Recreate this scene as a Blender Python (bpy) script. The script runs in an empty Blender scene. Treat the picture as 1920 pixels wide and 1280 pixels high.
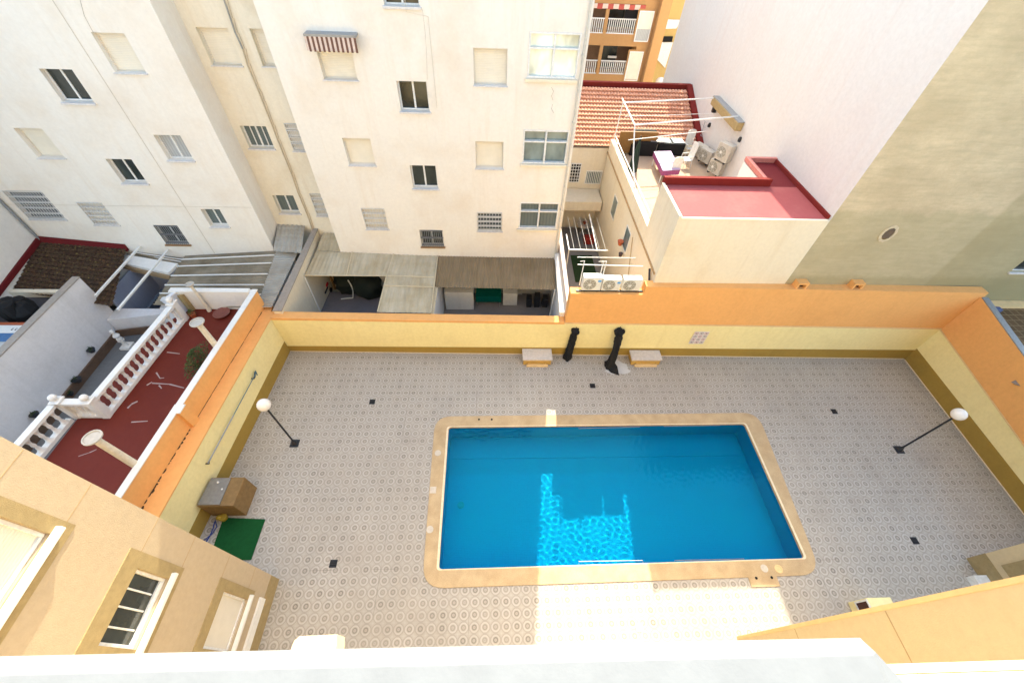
import bpy, bmesh, math, random
from mathutils import Vector, Matrix
random.seed(7)
S = bpy.context.scene
# ------------------------------------------------------------------ camera
FPX, CX, CY, H = 763.0, 960.0, 640.0, 16.0
def _d(p):
    return Vector((p[0]-CX, p[1]-CY, FPX)).normalized()
_N = _d((925, 1290)); _X = _d((18750, 683)); _X = (_X - _N*_X.dot(_N)).normalized()
_U = -_N; _Yv = _U.cross(_X)
RW = (_X, _Yv, _U)                       # world axes in camera coordinates (x right, y down, z forward)
cam_d = bpy.data.cameras.new('camera'); cam = bpy.data.objects.new('camera', cam_d)
S.collection.objects.link(cam); S.camera = cam
cam_d.sensor_width = 36; cam_d.lens = 36*FPX/1920; cam_d.clip_start = .05; cam_d.clip_end = 600
m = Matrix(((RW[0][0], -RW[0][1], -RW[0][2], 0), (RW[1][0], -RW[1][1], -RW[1][2], 0), (RW[2][0], -RW[2][1], -RW[2][2], H), (0, 0, 0, 1)))
cam.matrix_world = m
def ray(px, py):
    c = Vector((px-CX, py-CY, FPX)); return Vector([a.dot(c) for a in RW])
def Z(px, py, z):
    w = ray(px, py); return w*((z-H)/w.z) + Vector((0, 0, H))
def Y(px, py, y):
    w = ray(px, py); return w*(y/w.y) + Vector((0, 0, H))
def X(px, py, x):
    w = ray(px, py); return w*(x/w.x) + Vector((0, 0, H))
def LN(px, py, P, Q):
    w = ray(px, py); n = Vector((Q[1]-P[1], P[0]-Q[0], 0))
    return w*(n.dot(Vector((P[0], P[1], 0)))/n.dot(w)) + Vector((0, 0, H))
# ------------------------------------------------------------------ light
SUN = Vector((.122, 1, .735)).normalized()
W = bpy.data.worlds.new('World'); S.world = W; W.use_nodes = True
nt = W.node_tree; bg = nt.nodes['Background']
sky = nt.nodes.new('ShaderNodeTexSky'); sky.sky_type = 'NISHITA'; sky.sun_disc = False
sky.sun_elevation = math.asin(SUN.z); sky.sun_rotation = math.atan2(SUN.x, SUN.y)
sky.air_density = 1.0; sky.dust_density = 2.5; sky.ozone_density = 1.0
nt.links.new(sky.outputs[0], bg.inputs[0]); bg.inputs[1].default_value = .15
sd = bpy.data.lights.new('sun', 'SUN'); sd.energy = 2.15; sd.angle = math.radians(.53); sd.color = (1, .93, .82)
sun = bpy.data.objects.new('sun', sd); S.collection.objects.link(sun)
sun.rotation_euler = SUN.to_track_quat('Z', 'Y').to_euler(); sun.location = (0, 0, 40)
S.view_settings.view_transform = 'Standard'; S.view_settings.look = 'None'
S.view_settings.exposure = 2.42; S.view_settings.gamma = 1
S.view_settings.use_white_balance = True
S.view_settings.white_balance_temperature = 6900; S.view_settings.white_balance_tint = 2
S.cycles.max_bounces = 10; S.cycles.diffuse_bounces = 5; S.cycles.transparent_max_bounces = 12
# ------------------------------------------------------------------ node helpers
class NT:
    def __init__(s, name):
        s.m = bpy.data.materials.new(name); s.m.use_nodes = True
        s.t = s.m.node_tree; s.b = s.t.nodes['Principled BSDF']; s.o = s.t.nodes['Material Output']
    def n(s, typ, **kw):
        k = s.t.nodes.new('ShaderNode'+typ)
        for a, v in kw.items(): setattr(k, a, v)
        return k
    def set(s, sock, v):
        if isinstance(v, (int, float)): sock.default_value = v
        elif isinstance(v, (tuple, list)): sock.default_value = tuple(v) + ((1,) if len(v) == 3 and len(sock.default_value) == 4 else ())
        else: s.t.links.new(v, sock)
    def M(s, op, a, b=None, c=None, clamp=False):
        k = s.n('Math', operation=op, use_clamp=clamp); s.set(k.inputs[0], a)
        if b is not None: s.set(k.inputs[1], b)
        if c is not None: s.set(k.inputs[2], c)
        return k.outputs[0]
    def mix(s, f, a, b, blend='MIX'):
        k = s.n('Mix', data_type='RGBA', blend_type=blend); s.set(k.inputs[0], f)
        s.set(k.inputs[6], a); s.set(k.inputs[7], b); return k.outputs[2]
    def pos(s, scale=(1, 1, 1)):
        g = s.n('NewGeometry'); mp = s.n('Mapping'); s.t.links.new(g.outputs['Position'], mp.inputs[0])
        mp.inputs['Scale'].default_value = scale; return mp.outputs[0]
    def xyz(s):
        g = s.n('NewGeometry'); k = s.n('SeparateXYZ'); s.t.links.new(g.outputs['Position'], k.inputs[0]); return k.outputs
    def noise(s, vec, scale, detail=5, rough=.55):
        k = s.n('TexNoise'); s.set(k.inputs['Vector'], vec); k.inputs['Scale'].default_value = scale
        k.inputs['Detail'].default_value = detail; k.inputs['Roughness'].default_value = rough; return k.outputs[0]
    def ramp(s, f, lo, hi):
        k = s.n('MapRange'); s.set(k.inputs[0], f); k.inputs[1].default_value = lo; k.inputs[2].default_value = hi; return k.outputs[0]
    def bump(s, h, strength=.3, dist=.01):
        k = s.n('Bump'); s.set(k.inputs['Height'], h); k.inputs['Strength'].default_value = strength
        k.inputs['Distance'].default_value = dist; s.t.links.new(k.outputs[0], s.b.inputs['Normal'])
    def fin(s, col, rough=.7, spec=.3, metal=0):
        s.set(s.b.inputs['Base Color'], col); s.set(s.b.inputs['Roughness'], rough)
        s.b.inputs['Specular IOR Level'].default_value = spec; s.b.inputs['Metallic'].default_value = metal
        return s.m
MATS = {}
def stucco(name, col, stain=None, amount=.35, grain=45, bump=.35, streak=True, big=.55, fine=.05, thr=(.5, .78)):
    """painted render with blotches, vertical run marks and a fine grain"""
    if name in MATS: return MATS[name]
    t = NT(name); stain = stain or tuple(c*k for c, k in zip(col, (.86, .78, .66)))
    a = t.ramp(t.noise(t.pos(), big, 6, .6), *thr)
    if streak:
        b = t.ramp(t.noise(t.pos((2.2, 2.2, .16)), 1.1, 5, .65), .5, .8)
        a = t.M('MAXIMUM', a, t.M('MULTIPLY', b, .8)); b2 = t.ramp(t.noise(t.pos((7, 7, .35)), 1.0, 4, .6), .6, .8)
        a = t.M('MAXIMUM', a, t.M('MULTIPLY', b2, .55), clamp=True)
    c = t.mix(t.M('MULTIPLY', a, amount), col, stain)
    g = t.noise(t.pos(), 7, 6, .7)
    c = t.mix(t.ramp(g, .3, .7), c, tuple(x*(1-fine*2) for x in (1, 1, 1)), 'MULTIPLY')
    t.bump(t.noise(t.pos(), grain, 4, .6), bump, .012)
    MATS[name] = t.fin(c, .85, .2); return t.m
def plain(name, col, rough=.5, spec=.4, metal=0, var=.12, scale=9, dark=None):
    if name in MATS: return MATS[name]
    t = NT(name); n = t.ramp(t.noise(t.pos(), scale, 5, .6), .35, .7)
    c = t.mix(n, col, dark or tuple(x*(1-var*1.6) for x in col))
    t.bump(t.noise(t.pos(), 60, 3), .12, .004)
    MATS[name] = t.fin(c, rough, spec, metal); return t.m
def glassmat(name, col=(.012, .016, .014)):
    if name in MATS: return MATS[name]
    t = NT(name); n = t.ramp(t.noise(t.pos((1, 1, .6)), 1.3, 3), .3, .75)
    MATS[name] = t.fin(t.mix(n, col, tuple(c*2.6+.012 for c in col)), .08, .6); return t.m
# ------------------------------------------------------------------ materials
# deck tiles: rings with an inner ring, small stars between
P_T = .345
t = NT('deck_tiles'); x, y, z_ = t.xyz()
def cell(t, v, off): 
    return t.M('SUBTRACT', t.M('MULTIPLY', t.M('FRACT', t.M('ADD', t.M('DIVIDE', v, P_T), off)), P_T), P_T/2)
cx_, cy_ = cell(t, x, 100.3), cell(t, y, 100.1)
r = t.M('SQRT', t.M('ADD', t.M('MULTIPLY', cx_, cx_), t.M('MULTIPLY', cy_, cy_)))
ax, ay = t.M('ABSOLUTE', cx_), t.M('ABSOLUTE', cy_)
octr = t.M('MAXIMUM', t.M('MAXIMUM', ax, ay), t.M('MULTIPLY', t.M('ADD', ax, ay), .74))
def band(t, v, c, w, soft=.008):
    return t.M('SUBTRACT', 1, t.M('DIVIDE', t.M('MAXIMUM', t.M('SUBTRACT', t.M('ABSOLUTE', t.M('SUBTRACT', v, c)), w), 0), soft), clamp=True)
outl = band(t, octr, .158, .004); ring = band(t, r, .118, .016); inner = band(t, r, .062, .013); core = band(t, r, 0, .014)
fx = cell(t, x, 100.8); fy = cell(t, y, 100.6)
star = t.M('SUBTRACT', 1, t.M('MULTIPLY', t.M('ADD', t.M('POWER', t.M('ABSOLUTE', fx), .6), t.M('POWER', t.M('ABSOLUTE', fy), .6)), 2.9), clamp=True)
wear = t.ramp(t.noise(t.pos(), .9, 6, .65), .35, .7)
base = t.mix(t.ramp(t.noise(t.pos(), 30, 5, .7), .3, .75), (.43, .385, .33), (.335, .298, .252))
c = t.mix(t.M('MULTIPLY', ring, .55), base, (.54, .495, .43))
c = t.mix(t.M('MULTIPLY', star, .5), c, (.54, .495, .43))
c = t.mix(t.M('MULTIPLY', outl, .55), c, (.20, .18, .165))
cellv = t.n('TexWhiteNoise', noise_dimensions='2D')
cmb = t.n('CombineXYZ'); t.set(cmb.inputs[0], t.M('FLOOR', t.M('ADD', t.M('DIVIDE', x, P_T), 100.3))); t.set(cmb.inputs[1], t.M('FLOOR', t.M('ADD', t.M('DIVIDE', y, P_T), 100.1)))
t.t.links.new(cmb.outputs[0], cellv.inputs['Vector'])
c = t.mix(t.M('MULTIPLY', t.ramp(cellv.outputs[0], .55, 1.0), .16), c, (.27, .235, .19))
c = t.mix(t.M('MULTIPLY', inner, t.M('ADD', .34, t.M('MULTIPLY', cellv.outputs[0], .42))), c, (.12, .105, .08))
c = t.mix(t.M('MULTIPLY', core, .3), c, (.2, .17, .13))
c = t.mix(t.M('MULTIPLY', wear, .4), c, (.42, .375, .325))
water = t.ramp(t.noise(t.pos((1, .5, 1)), .25, 5, .6), .5, .62)
c = t.mix(t.M('MULTIPLY', water, .22), c, (.27, .235, .19))
# dark joints on a few lines
dirt = t.ramp(t.noise(t.pos(), .45, 7, .7), .52, .75)
c = t.mix(t.M('MULTIPLY', dirt, .34), c, (.22, .185, .15))
j1 = t.M('MAXIMUM', band(t, t.M('MODULO', t.M('ADD', y, 50), P_T*7), .12, .001, .007), band(t, t.M('MODULO', t.M('ADD', x, 60), P_T*9), .2, .001, .007))
jm = t.ramp(t.noise(t.pos(), .7, 3, .5), .47, .55)
c = t.mix(t.M('MULTIPLY', t.M('MULTIPLY', j1, jm), .8), c, (.1, .08, .065))
t.bump(t.M('ADD', t.M('MULTIPLY', outl, -.5), t.noise(t.pos(), 50, 3)), .15, .004)
DECK = t.fin(c, t.ramp(wear, -1, 2), .25)
A_W = stucco('white_render', (.81, .76, .685), (.66, .52, .37), .42, fine=.035, thr=(.46, .76))
A_R = stucco('recess_render', (.78, .71, .58), (.60, .46, .28), .5)
GABLE = stucco('gable_render', (.69, .65, .61), (.66, .55, .49), .6, big=.22, thr=(.45, .75))
CREAM = stucco('cream_render', (.80, .71, .55), (.62, .46, .27), .4)
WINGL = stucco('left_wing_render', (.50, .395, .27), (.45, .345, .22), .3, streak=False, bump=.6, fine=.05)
WINGM = stucco('wing_render', (.62, .49, .30), (.56, .42, .24), .3, streak=False, bump=.6, fine=.05)
OCHRE = stucco('ochre_speckle', (.40, .30, .15), (.30, .22, .10), .5, streak=False, grain=70, bump=.8, fine=.12)
YELL = stucco('yellow_paint', (.87, .74, .38), (.70, .55, .25), .4)
OLIVE = stucco('olive_skirting', (.36, .235, .055), (.25, .165, .04), .5)
ORANG = stucco('orange_paint', (.82, .42, .15), (.66, .31, .10), .4)
LEDGEM = stucco('ledge_cream', (.78, .55, .28), (.5, .3, .14), .4)
WHITE = stucco('white_paint', (.80, .77, .72), (.6, .56, .52), .35)
BLDO = stucco('tan_orange_render', (.44, .245, .105), (.36, .19, .075), .3)
YBLD = stucco('far_yellow', (.62, .43, .16), None, .3)
PATIOW = stucco('patio_wall', (.74, .72, .72), (.5, .48, .46), .5)
BLUEW = stucco('well_wall', (.30, .33, .42), (.2, .22, .3), .5)
t = NT('concrete_wall'); x, y, z_ = t.xyz()
n1 = t.ramp(t.noise(t.pos((.8, .8, 1.1)), .8, 8, .7), .36, .64)
n2 = t.ramp(t.noise(t.pos((.35, .35, 3)), 2.2, 6, .7), .45, .75)
c = t.mix(n1, (.62, .51, .345), (.50, .405, .265))
c = t.mix(t.M('MULTIPLY', n2, .6), c, (.38, .325, .21)); n3 = t.ramp(t.noise(t.pos((1, 1, 1.8)), 3.5, 7, .75), .42, .66); c = t.mix(t.M('MULTIPLY', n3, .35), c, (.42, .35, .225))
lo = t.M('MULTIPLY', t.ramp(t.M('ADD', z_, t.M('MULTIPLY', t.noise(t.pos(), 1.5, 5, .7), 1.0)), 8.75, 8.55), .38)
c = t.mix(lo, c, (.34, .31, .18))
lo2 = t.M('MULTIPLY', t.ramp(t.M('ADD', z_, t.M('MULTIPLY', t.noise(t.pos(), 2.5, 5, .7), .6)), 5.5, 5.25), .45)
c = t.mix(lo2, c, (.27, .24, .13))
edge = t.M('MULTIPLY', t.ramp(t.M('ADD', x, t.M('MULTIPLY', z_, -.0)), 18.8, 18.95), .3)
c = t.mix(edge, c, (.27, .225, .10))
t.bump(t.noise(t.pos(), 12, 6, .7), .5, .02); CONC = t.fin(c, .9, .15)
# coping stone
t = NT('coping_stone'); n = t.ramp(t.noise(t.pos(), 1.6, 6, .6), .35, .7)
c = t.mix(n, (.57, .42, .25), (.45, .32, .18)); c = t.mix(t.ramp(t.noise(t.pos(), 40, 4), .35, .75), c, (.80, .78, .75), 'MULTIPLY')
t.bump(t.noise(t.pos(), 40, 4), .25, .006); COPE = t.fin(c, .8, .2)
COPEL = plain('coping_lip', (.80, .66, .45), .6)
# pool
t = NT('pool_tiles'); br = t.n('TexBrick'); br.offset = 0
t.set(br.inputs['Vector'], t.pos()); br.inputs['Scale'].default_value = 1; br.inputs['Brick Width'].default_value = .06; br.inputs['Row Height'].default_value = .06
br.inputs['Mortar Size'].default_value = .004; br.inputs['Color1'].default_value = (.012, .26, .50, 1); br.inputs['Color2'].default_value = (.012, .235, .465, 1); br.inputs['Mortar'].default_value = (.03, .31, .54, 1)
c = t.mix(t.ramp(t.noise(t.pos(), .35, 4), .3, .7), br.outputs[0], (.012, .275, .48))
POOLT = t.fin(c, .4, .3)
RED = stucco('red_floor_paint', (.135, .017, .008), (.20, .04, .022), .35, streak=False, bump=.2)
RED.node_tree.nodes['Principled BSDF'].inputs['Roughness'].default_value = .55
PINK = stucco('faded_red_roof', (.36, .085, .085), (.46, .15, .13), .6, streak=False, bump=.2)
REDK = stucco('red_kerb', (.19, .018, .014), (.25, .045, .03), .3, streak=False, bump=.2)
TERR = stucco('terrace_tile', (.50, .36, .25), (.36, .24, .15), .4, streak=False)
ASPH = stucco('ground_concrete', (.26, .24, .22), None, .4, streak=False)
PATIOF = stucco('patio_floor', (.30, .26, .24), (.2, .17, .15), .6, streak=False)
ALU = plain('white_frame', (.78, .77, .75), .4)
SILLM = plain('sill_stone', (.70, .66, .63), .6)
GLASS = glassmat('window_glass')
GLASSL = glassmat('curtained_glass', (.09, .12, .12))
GLASSW = glassmat('pale_glass', (.48, .50, .42))
BLACK = plain('black_cover', (.014, .014, .015), .75, .2)
DARKM = plain('dark_iron', (.02, .022, .028), .5)
GREY = plain('grey_metal', (.30, .31, .32), .4, .5, .3)
PVC = plain('white_plastic', (.80, .78, .73), .45)
ACW = plain('ac_casing', (.78, .76, .70), .45)
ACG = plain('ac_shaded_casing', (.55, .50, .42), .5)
FANM = plain('fan_grille', (.30, .27, .20), .5)
BLUEST = plain('blue_sticker', (.08, .35, .75), .4)
GLOBE = plain('opal_globe', (.82, .76, .70), .25, .5, var=.04)
GREENM = plain('green_mat', (.010, .075, .022), .95, .1)
GREENC = plain('green_cloth', (.0, .11, .085), .8, .1)
BROWNS = stucco('brown_speckle', (.27, .17, .075), (.2, .12, .05), .5, streak=False, grain=80, bump=.8, fine=.15)
LIDM = plain('lid_stone', (.16, .145, .13), .7, dark=(.27, .22, .17))
TERRA = plain('terracotta', (.42, .10, .04), .8)
PURP = plain('lilac_cloth', (.55, .40, .60), .8, var=.1, scale=3)
WOODB = plain('brown_panel', (.26, .13, .035), .7)
LEAF = plain('leaf', (.06, .10, .018), .7, dark=(.03, .055, .012)); LEAFD = plain('leaf_dry', (.13, .12, .03), .8)
BARK = plain('bark', (.12, .08, .05), .9)
BROWNW = plain('brown_glazing', (.055, .015, .010), .3)
BLUEHOSE = plain('blue_hose', (.02, .05, .25), .5)
PATCHM = stucco('mottled_pale', (.60, .58, .55), (.44, .40, .37), .8, streak=False)
DASHM = plain('chalk_mark', (.40, .30, .28), .8)
def slat(name, col, period, axis=2, dark=.55, w=.12, rough=.5):
    if name in MATS: return MATS[name]
    t = NT(name); v = t.xyz()[axis]; f = t.M('FRACT', t.M('DIVIDE', t.M('ADD', v, 100), period))
    b = t.ramp(f, w, 0); c = t.mix(t.ramp(t.noise(t.pos(), 3, 4), .3, .7), col, tuple(k*.92 for k in col))
    c = t.mix(t.M('MULTIPLY', b, .5), c, tuple(k*dark for k in col))
    t.bump(t.M('SINE', t.M('MULTIPLY', f, 3.14)), .5, .01); MATS[name] = t.fin(c, rough, .3); return t.m
SHUT = slat('shutter_slats', (.78, .72, .60), .055)
SHUTW = slat('shutter_slats_white', (.72, .66, .56), .06)
CURT = slat('curtain_blinds', (.42, .43, .43), .12, 0, .35, .5)
CURTB = slat('curtain_grey', (.13, .16, .16), .16, 0, .5, .5)
AWN = slat('awning_stripes', (.62, .50, .42), .17, 0, .22, .9)
def fibre(name, col, d, axis, period):
    t = NT(name); n = t.ramp(t.noise(t.pos(), .9, 7, .65), .38, .68)
    st = t.ramp(t.noise(t.pos((4, .4, .4) if axis == 0 else (.35, 4, .5)), 1.2, 5, .7), .42, .72)
    c = t.mix(n, col, d); c = t.mix(t.M('MULTIPLY', st, .4), c, tuple(k*.55 for k in d))
    t.bump(t.noise(t.pos(), 25, 4), .3, .01); return t.fin(c, .7, .25)
FIB = fibre('fibreglass_sheet', (.52, .46, .34), (.42, .34, .21), 0, .2)
FIBR = fibre('brown_corrugated', (.27, .20, .12), (.215, .155, .085), 0, .1)
CORR = fibre('weathered_corrugated', (.30, .25, .175), (.17, .13, .08), 1, .2)
CORRL = fibre('pale_corrugated', (.43, .41, .36), (.34, .30, .24), 1, .2)
t = NT('clay_tiles'); n = t.ramp(t.noise(t.pos(), 6, 5), .3, .7)
c = t.mix(n, (.52, .22, .13), (.64, .36, .24)); c = t.mix(t.ramp(t.noise(t.pos(), 22, 3), .55, .75), c, (.30, .09, .05)); CLAY = t.fin(c, .8, .2)
t = NT('mossy_tiles'); n = t.ramp(t.noise(t.pos(), 5, 6, .7), .35, .7)
c = t.mix(n, (.05, .026, .018), (.09, .055, .034)); c = t.mix(t.ramp(t.noise(t.pos((1, 4, 4)), 5, 6, .7), .56, .68), c, (.24, .19, .06)); MOSS = t.fin(c, .9, .15)
t = NT('brown_quarry_tile'); br = t.n('TexBrick'); br.offset = 0; t.set(br.inputs['Vector'], t.pos()); br.inputs['Scale'].default_value = 1
br.inputs['Brick Width'].default_value = .33; br.inputs['Row Height'].default_value = .33; br.inputs['Mortar Size'].default_value = .02
br.inputs['Color1'].default_value = (.13, .07, .028, 1); br.inputs['Color2'].default_value = (.10, .055, .022, 1); br.inputs['Mortar'].default_value = (.24, .16, .08, 1)
QUAR = t.fin(br.outputs[0], .6)
t = NT('awning_cloth_white'); WH2 = plain('sunlit_white_sheet', (.80, .80, .78), .8)
# ------------------------------------------------------------------ mesh builder
def bil(p00, p10, p11, p01, u, v): return (p00*(1-u)+p10*u)*(1-v) + (p01*(1-u)+p11*u)*v
ORG = {}
class MB:
    def __init__(s): s.v = []; s.f = []; s.mi = []; s.ms = []
    def _m(s, mat):
        if mat is None: return 0
        if mat not in s.ms: s.ms.append(mat)
        return s.ms.index(mat)
    def add(s, vs, fs, mat=None):
        b = len(s.v); s.v += [Vector(p) for p in vs]; k = s._m(mat)
        for f in fs: s.f.append([b+i for i in f]); s.mi.append(k)
        return s
    def quad(s, a, b, c, d, mat=None): return s.add([a, b, c, d], [(0, 1, 2, 3)], mat)
    def box(s, x0, x1, y0, y1, z0, z1, mat=None):
        return s.hexa([(x0, y0, z0), (x1, y0, z0), (x1, y1, z0), (x0, y1, z0), (x0, y0, z1), (x1, y0, z1), (x1, y1, z1), (x0, y1, z1)], mat)
    def hexa(s, p, mat=None):
        return s.add(p, [(3, 2, 1, 0), (4, 5, 6, 7), (0, 1, 5, 4), (1, 2, 6, 5), (2, 3, 7, 6), (3, 0, 4, 7)], mat)
    def fbox(s, F, u0, u1, v0, v1, d0, d1, mat=None):
        return s.hexa([F(u0, v0, d0), F(u1, v0, d0), F(u1, v0, d1), F(u0, v0, d1), F(u0, v1, d0), F(u1, v1, d0), F(u1, v1, d1), F(u0, v1, d1)], mat)
    def prism(s, poly, z0, z1, mat=None):
        n = len(poly); vs = [(p[0], p[1], z0 if not callable(z0) else z0(p)) for p in poly] + [(p[0], p[1], z1 if not callable(z1) else z1(p)) for p in poly]
        return s.add(vs, [tuple(range(n-1, -1, -1)), tuple(range(n, 2*n))] + [(i, (i+1) % n, n+(i+1) % n, n+i) for i in range(n)], mat)
    def slab(s, pts, th, mat=None):
        """sheet through pts (3-D polygon) with thickness th downwards"""
        n = len(pts); vs = [Vector(p)-Vector((0, 0, th)) for p in pts] + [Vector(p) for p in pts]
        return s.add(vs, [tuple(range(n-1, -1, -1)), tuple(range(n, 2*n))] + [(i, (i+1) % n, n+(i+1) % n, n+i) for i in range(n)], mat)
    def tube(s, pts, r, seg=8, mat=None, r2=None):
        pts = [Vector(p) for p in pts]; vs = []; fs = []; n = len(pts)
        for i, p in enumerate(pts):
            d = (pts[min(i+1, n-1)] - pts[max(i-1, 0)]).normalized()
            a = d.cross(Vector((0, 0, 1)));
            if a.length < .05: a = d.cross(Vector((1, 0, 0)))
            a.normalize(); b = d.cross(a); rr = r if r2 is None else r+(r2-r)*i/(n-1)
            if isinstance(r, (list, tuple)): rr = r[i]
            for k in range(seg):
                t_ = 2*math.pi*k/seg; vs.append(p + (a*math.cos(t_)+b*math.sin(t_))*rr)
        for i in range(n-1):
            for k in range(seg): fs.append((i*seg+k, i*seg+(k+1) % seg, (i+1)*seg+(k+1) % seg, (i+1)*seg+k))
        fs.append(tuple(range(seg-1, -1, -1))); fs.append(tuple(range((n-1)*seg, n*seg)))
        return s.add(vs, fs, mat)
    def lathe(s, c, prof, seg=16, mat=None, sq=False):
        c = Vector(c); vs = []; fs = []; n = len(prof)
        for r_, z0 in prof:
            for k in range(seg):
                t_ = 2*math.pi*(k+.5)/seg; vs.append(c+Vector((r_*math.cos(t_), r_*math.sin(t_), z0)))
        for i in range(n-1):
            for k in range(seg): fs.append((i*seg+k, i*seg+(k+1) % seg, (i+1)*seg+(k+1) % seg, (i+1)*seg+k))
        fs.append(tuple(range(seg-1, -1, -1))); fs.append(tuple(range((n-1)*seg, n*seg)))
        return s.add(vs, fs, mat)
    def ball(s, c, r, mat=None, n=14):
        return s.lathe(c, [(max(r*math.sin(math.pi*i/n), .001), -r*math.cos(math.pi*i/n)) for i in range(n+1)], 18, mat)
    def build(s, name, mat=None, parent=None, smooth=False, bevel=0, recalc=True):
        if parent is not None: o0 = ORG[parent.name]
        else:
            xs = [p.x for p in s.v]; ys = [p.y for p in s.v]; zs = [p.z for p in s.v]
            o0 = Vector(((min(xs)+max(xs))/2, (min(ys)+max(ys))/2, min(zs)))
        me = bpy.data.meshes.new(name); me.from_pydata([p-o0 for p in s.v], [], s.f)
        mats = s.ms or [mat]
        for q in mats: me.materials.append(q)
        for p, k in zip(me.polygons, s.mi): p.material_index = k; p.use_smooth = smooth
        if recalc: bm = bmesh.new(); bm.from_mesh(me); bmesh.ops.recalc_face_normals(bm, faces=bm.faces); bm.to_mesh(me); bm.free()
        o = bpy.data.objects.new(name, me); S.collection.objects.link(o)
        if parent is not None: o.parent = parent
        else: o.location = o0
        ORG[o.name] = o0
        if smooth:
            try: me.set_sharp_from_angle(angle=math.radians(40))
            except Exception: pass
        if bevel:
            b = o.modifiers.new('bevel', 'BEVEL'); b.width = bevel; b.segments = 2; b.limit_method = 'ANGLE'; b.angle_limit = math.radians(50)
        return o
def tag(o, label=None, cat=None, group=None, kind=None):
    if label: o['label'] = label
    if cat: o['category'] = cat
    if group: o['group'] = group
    if kind: o['kind'] = kind
    return o
def thing(name, loc, label, cat, group=None):
    o = bpy.data.objects.new(name, None); S.collection.objects.link(o); o.location = loc; o.empty_display_size = .2
    ORG[o.name] = Vector(loc); return tag(o, label, cat, group)
def copy_tree(o, loc, label=None, rz=None):
    c = o.copy(); S.collection.objects.link(c); c.location = loc
    if rz is not None: c.rotation_euler = (0, 0, rz)
    if label: c['label'] = label
    for ch in [k for k in S.objects if k.parent == o]:
        d = ch.copy(); S.collection.objects.link(d); d.parent = c
        for g in [k for k in S.objects if k.parent == ch]:
            e = g.copy(); S.collection.objects.link(e); e.parent = d
    return c
# ------------------------------------------------------------------ facade helpers
def FY(y): return lambda u, v, d: Vector((u, y+d, v))       # faces -y
def FXp(x): return lambda u, v, d: Vector((x-d, u, v))      # faces +x
def FXm(x): return lambda u, v, d: Vector((x+d, u, v))      # faces -x
def facade(mb, F, u0, u1, v0, v1, holes, depth=.16, thick=1.0):
    us = sorted({u0, u1, *[h[0] for h in holes], *[h[1] for h in holes]}); vs = sorted({v0, v1, *[h[2] for h in holes], *[h[3] for h in holes]})
    us = [u for u in us if u0 <= u <= u1]; vs = [v for v in vs if v0 <= v <= v1]
    for i in range(len(us)-1):
        for j in range(len(vs)-1):
            a, b, c, d = us[i], us[i+1], vs[j], vs[j+1]; mu, mv = (a+b)/2, (c+d)/2
            if any(h[0] < mu < h[1] and h[2] < mv < h[3] for h in holes): continue
            mb.quad(F(a, c, 0), F(b, c, 0), F(b, d, 0), F(a, d, 0))
    for h in holes:
        a, b, c, d = h[:4]; e = depth
        mb.quad(F(a, c, 0), F(a, d, 0), F(a, d, e), F(a, c, e)); mb.quad(F(b, c, 0), F(b, d, 0), F(b, d, e), F(b, c, e))
        mb.quad(F(a, d, 0), F(b, d, 0), F(b, d, e), F(a, d, e)); mb.quad(F(a, c, 0), F(b, c, 0), F(b, c, e), F(a, c, e))
    T = thick
    mb.quad(F(u0, v0, 0), F(u0, v1, 0), F(u0, v1, T), F(u0, v0, T)); mb.quad(F(u1, v0, 0), F(u1, v1, 0), F(u1, v1, T), F(u1, v0, T))
    mb.quad(F(u0, v1, 0), F(u1, v1, 0), F(u1, v1, T), F(u0, v1, T)); mb.quad(F(u0, v0, T), F(u1, v0, T), F(u1, v1, T), F(u0, v1, T))
def frame(mb, F, a, b, c, d, w, d0, d1, mat=None):
    mb.fbox(F, a, a+w, c, d, d0, d1, mat); mb.fbox(F, b-w, b, c, d, d0, d1, mat)
    mb.fbox(F, a+w, b-w, c, c+w, d0, d1, mat); mb.fbox(F, a+w, b-w, d-w, d, d0, d1, mat)
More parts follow.
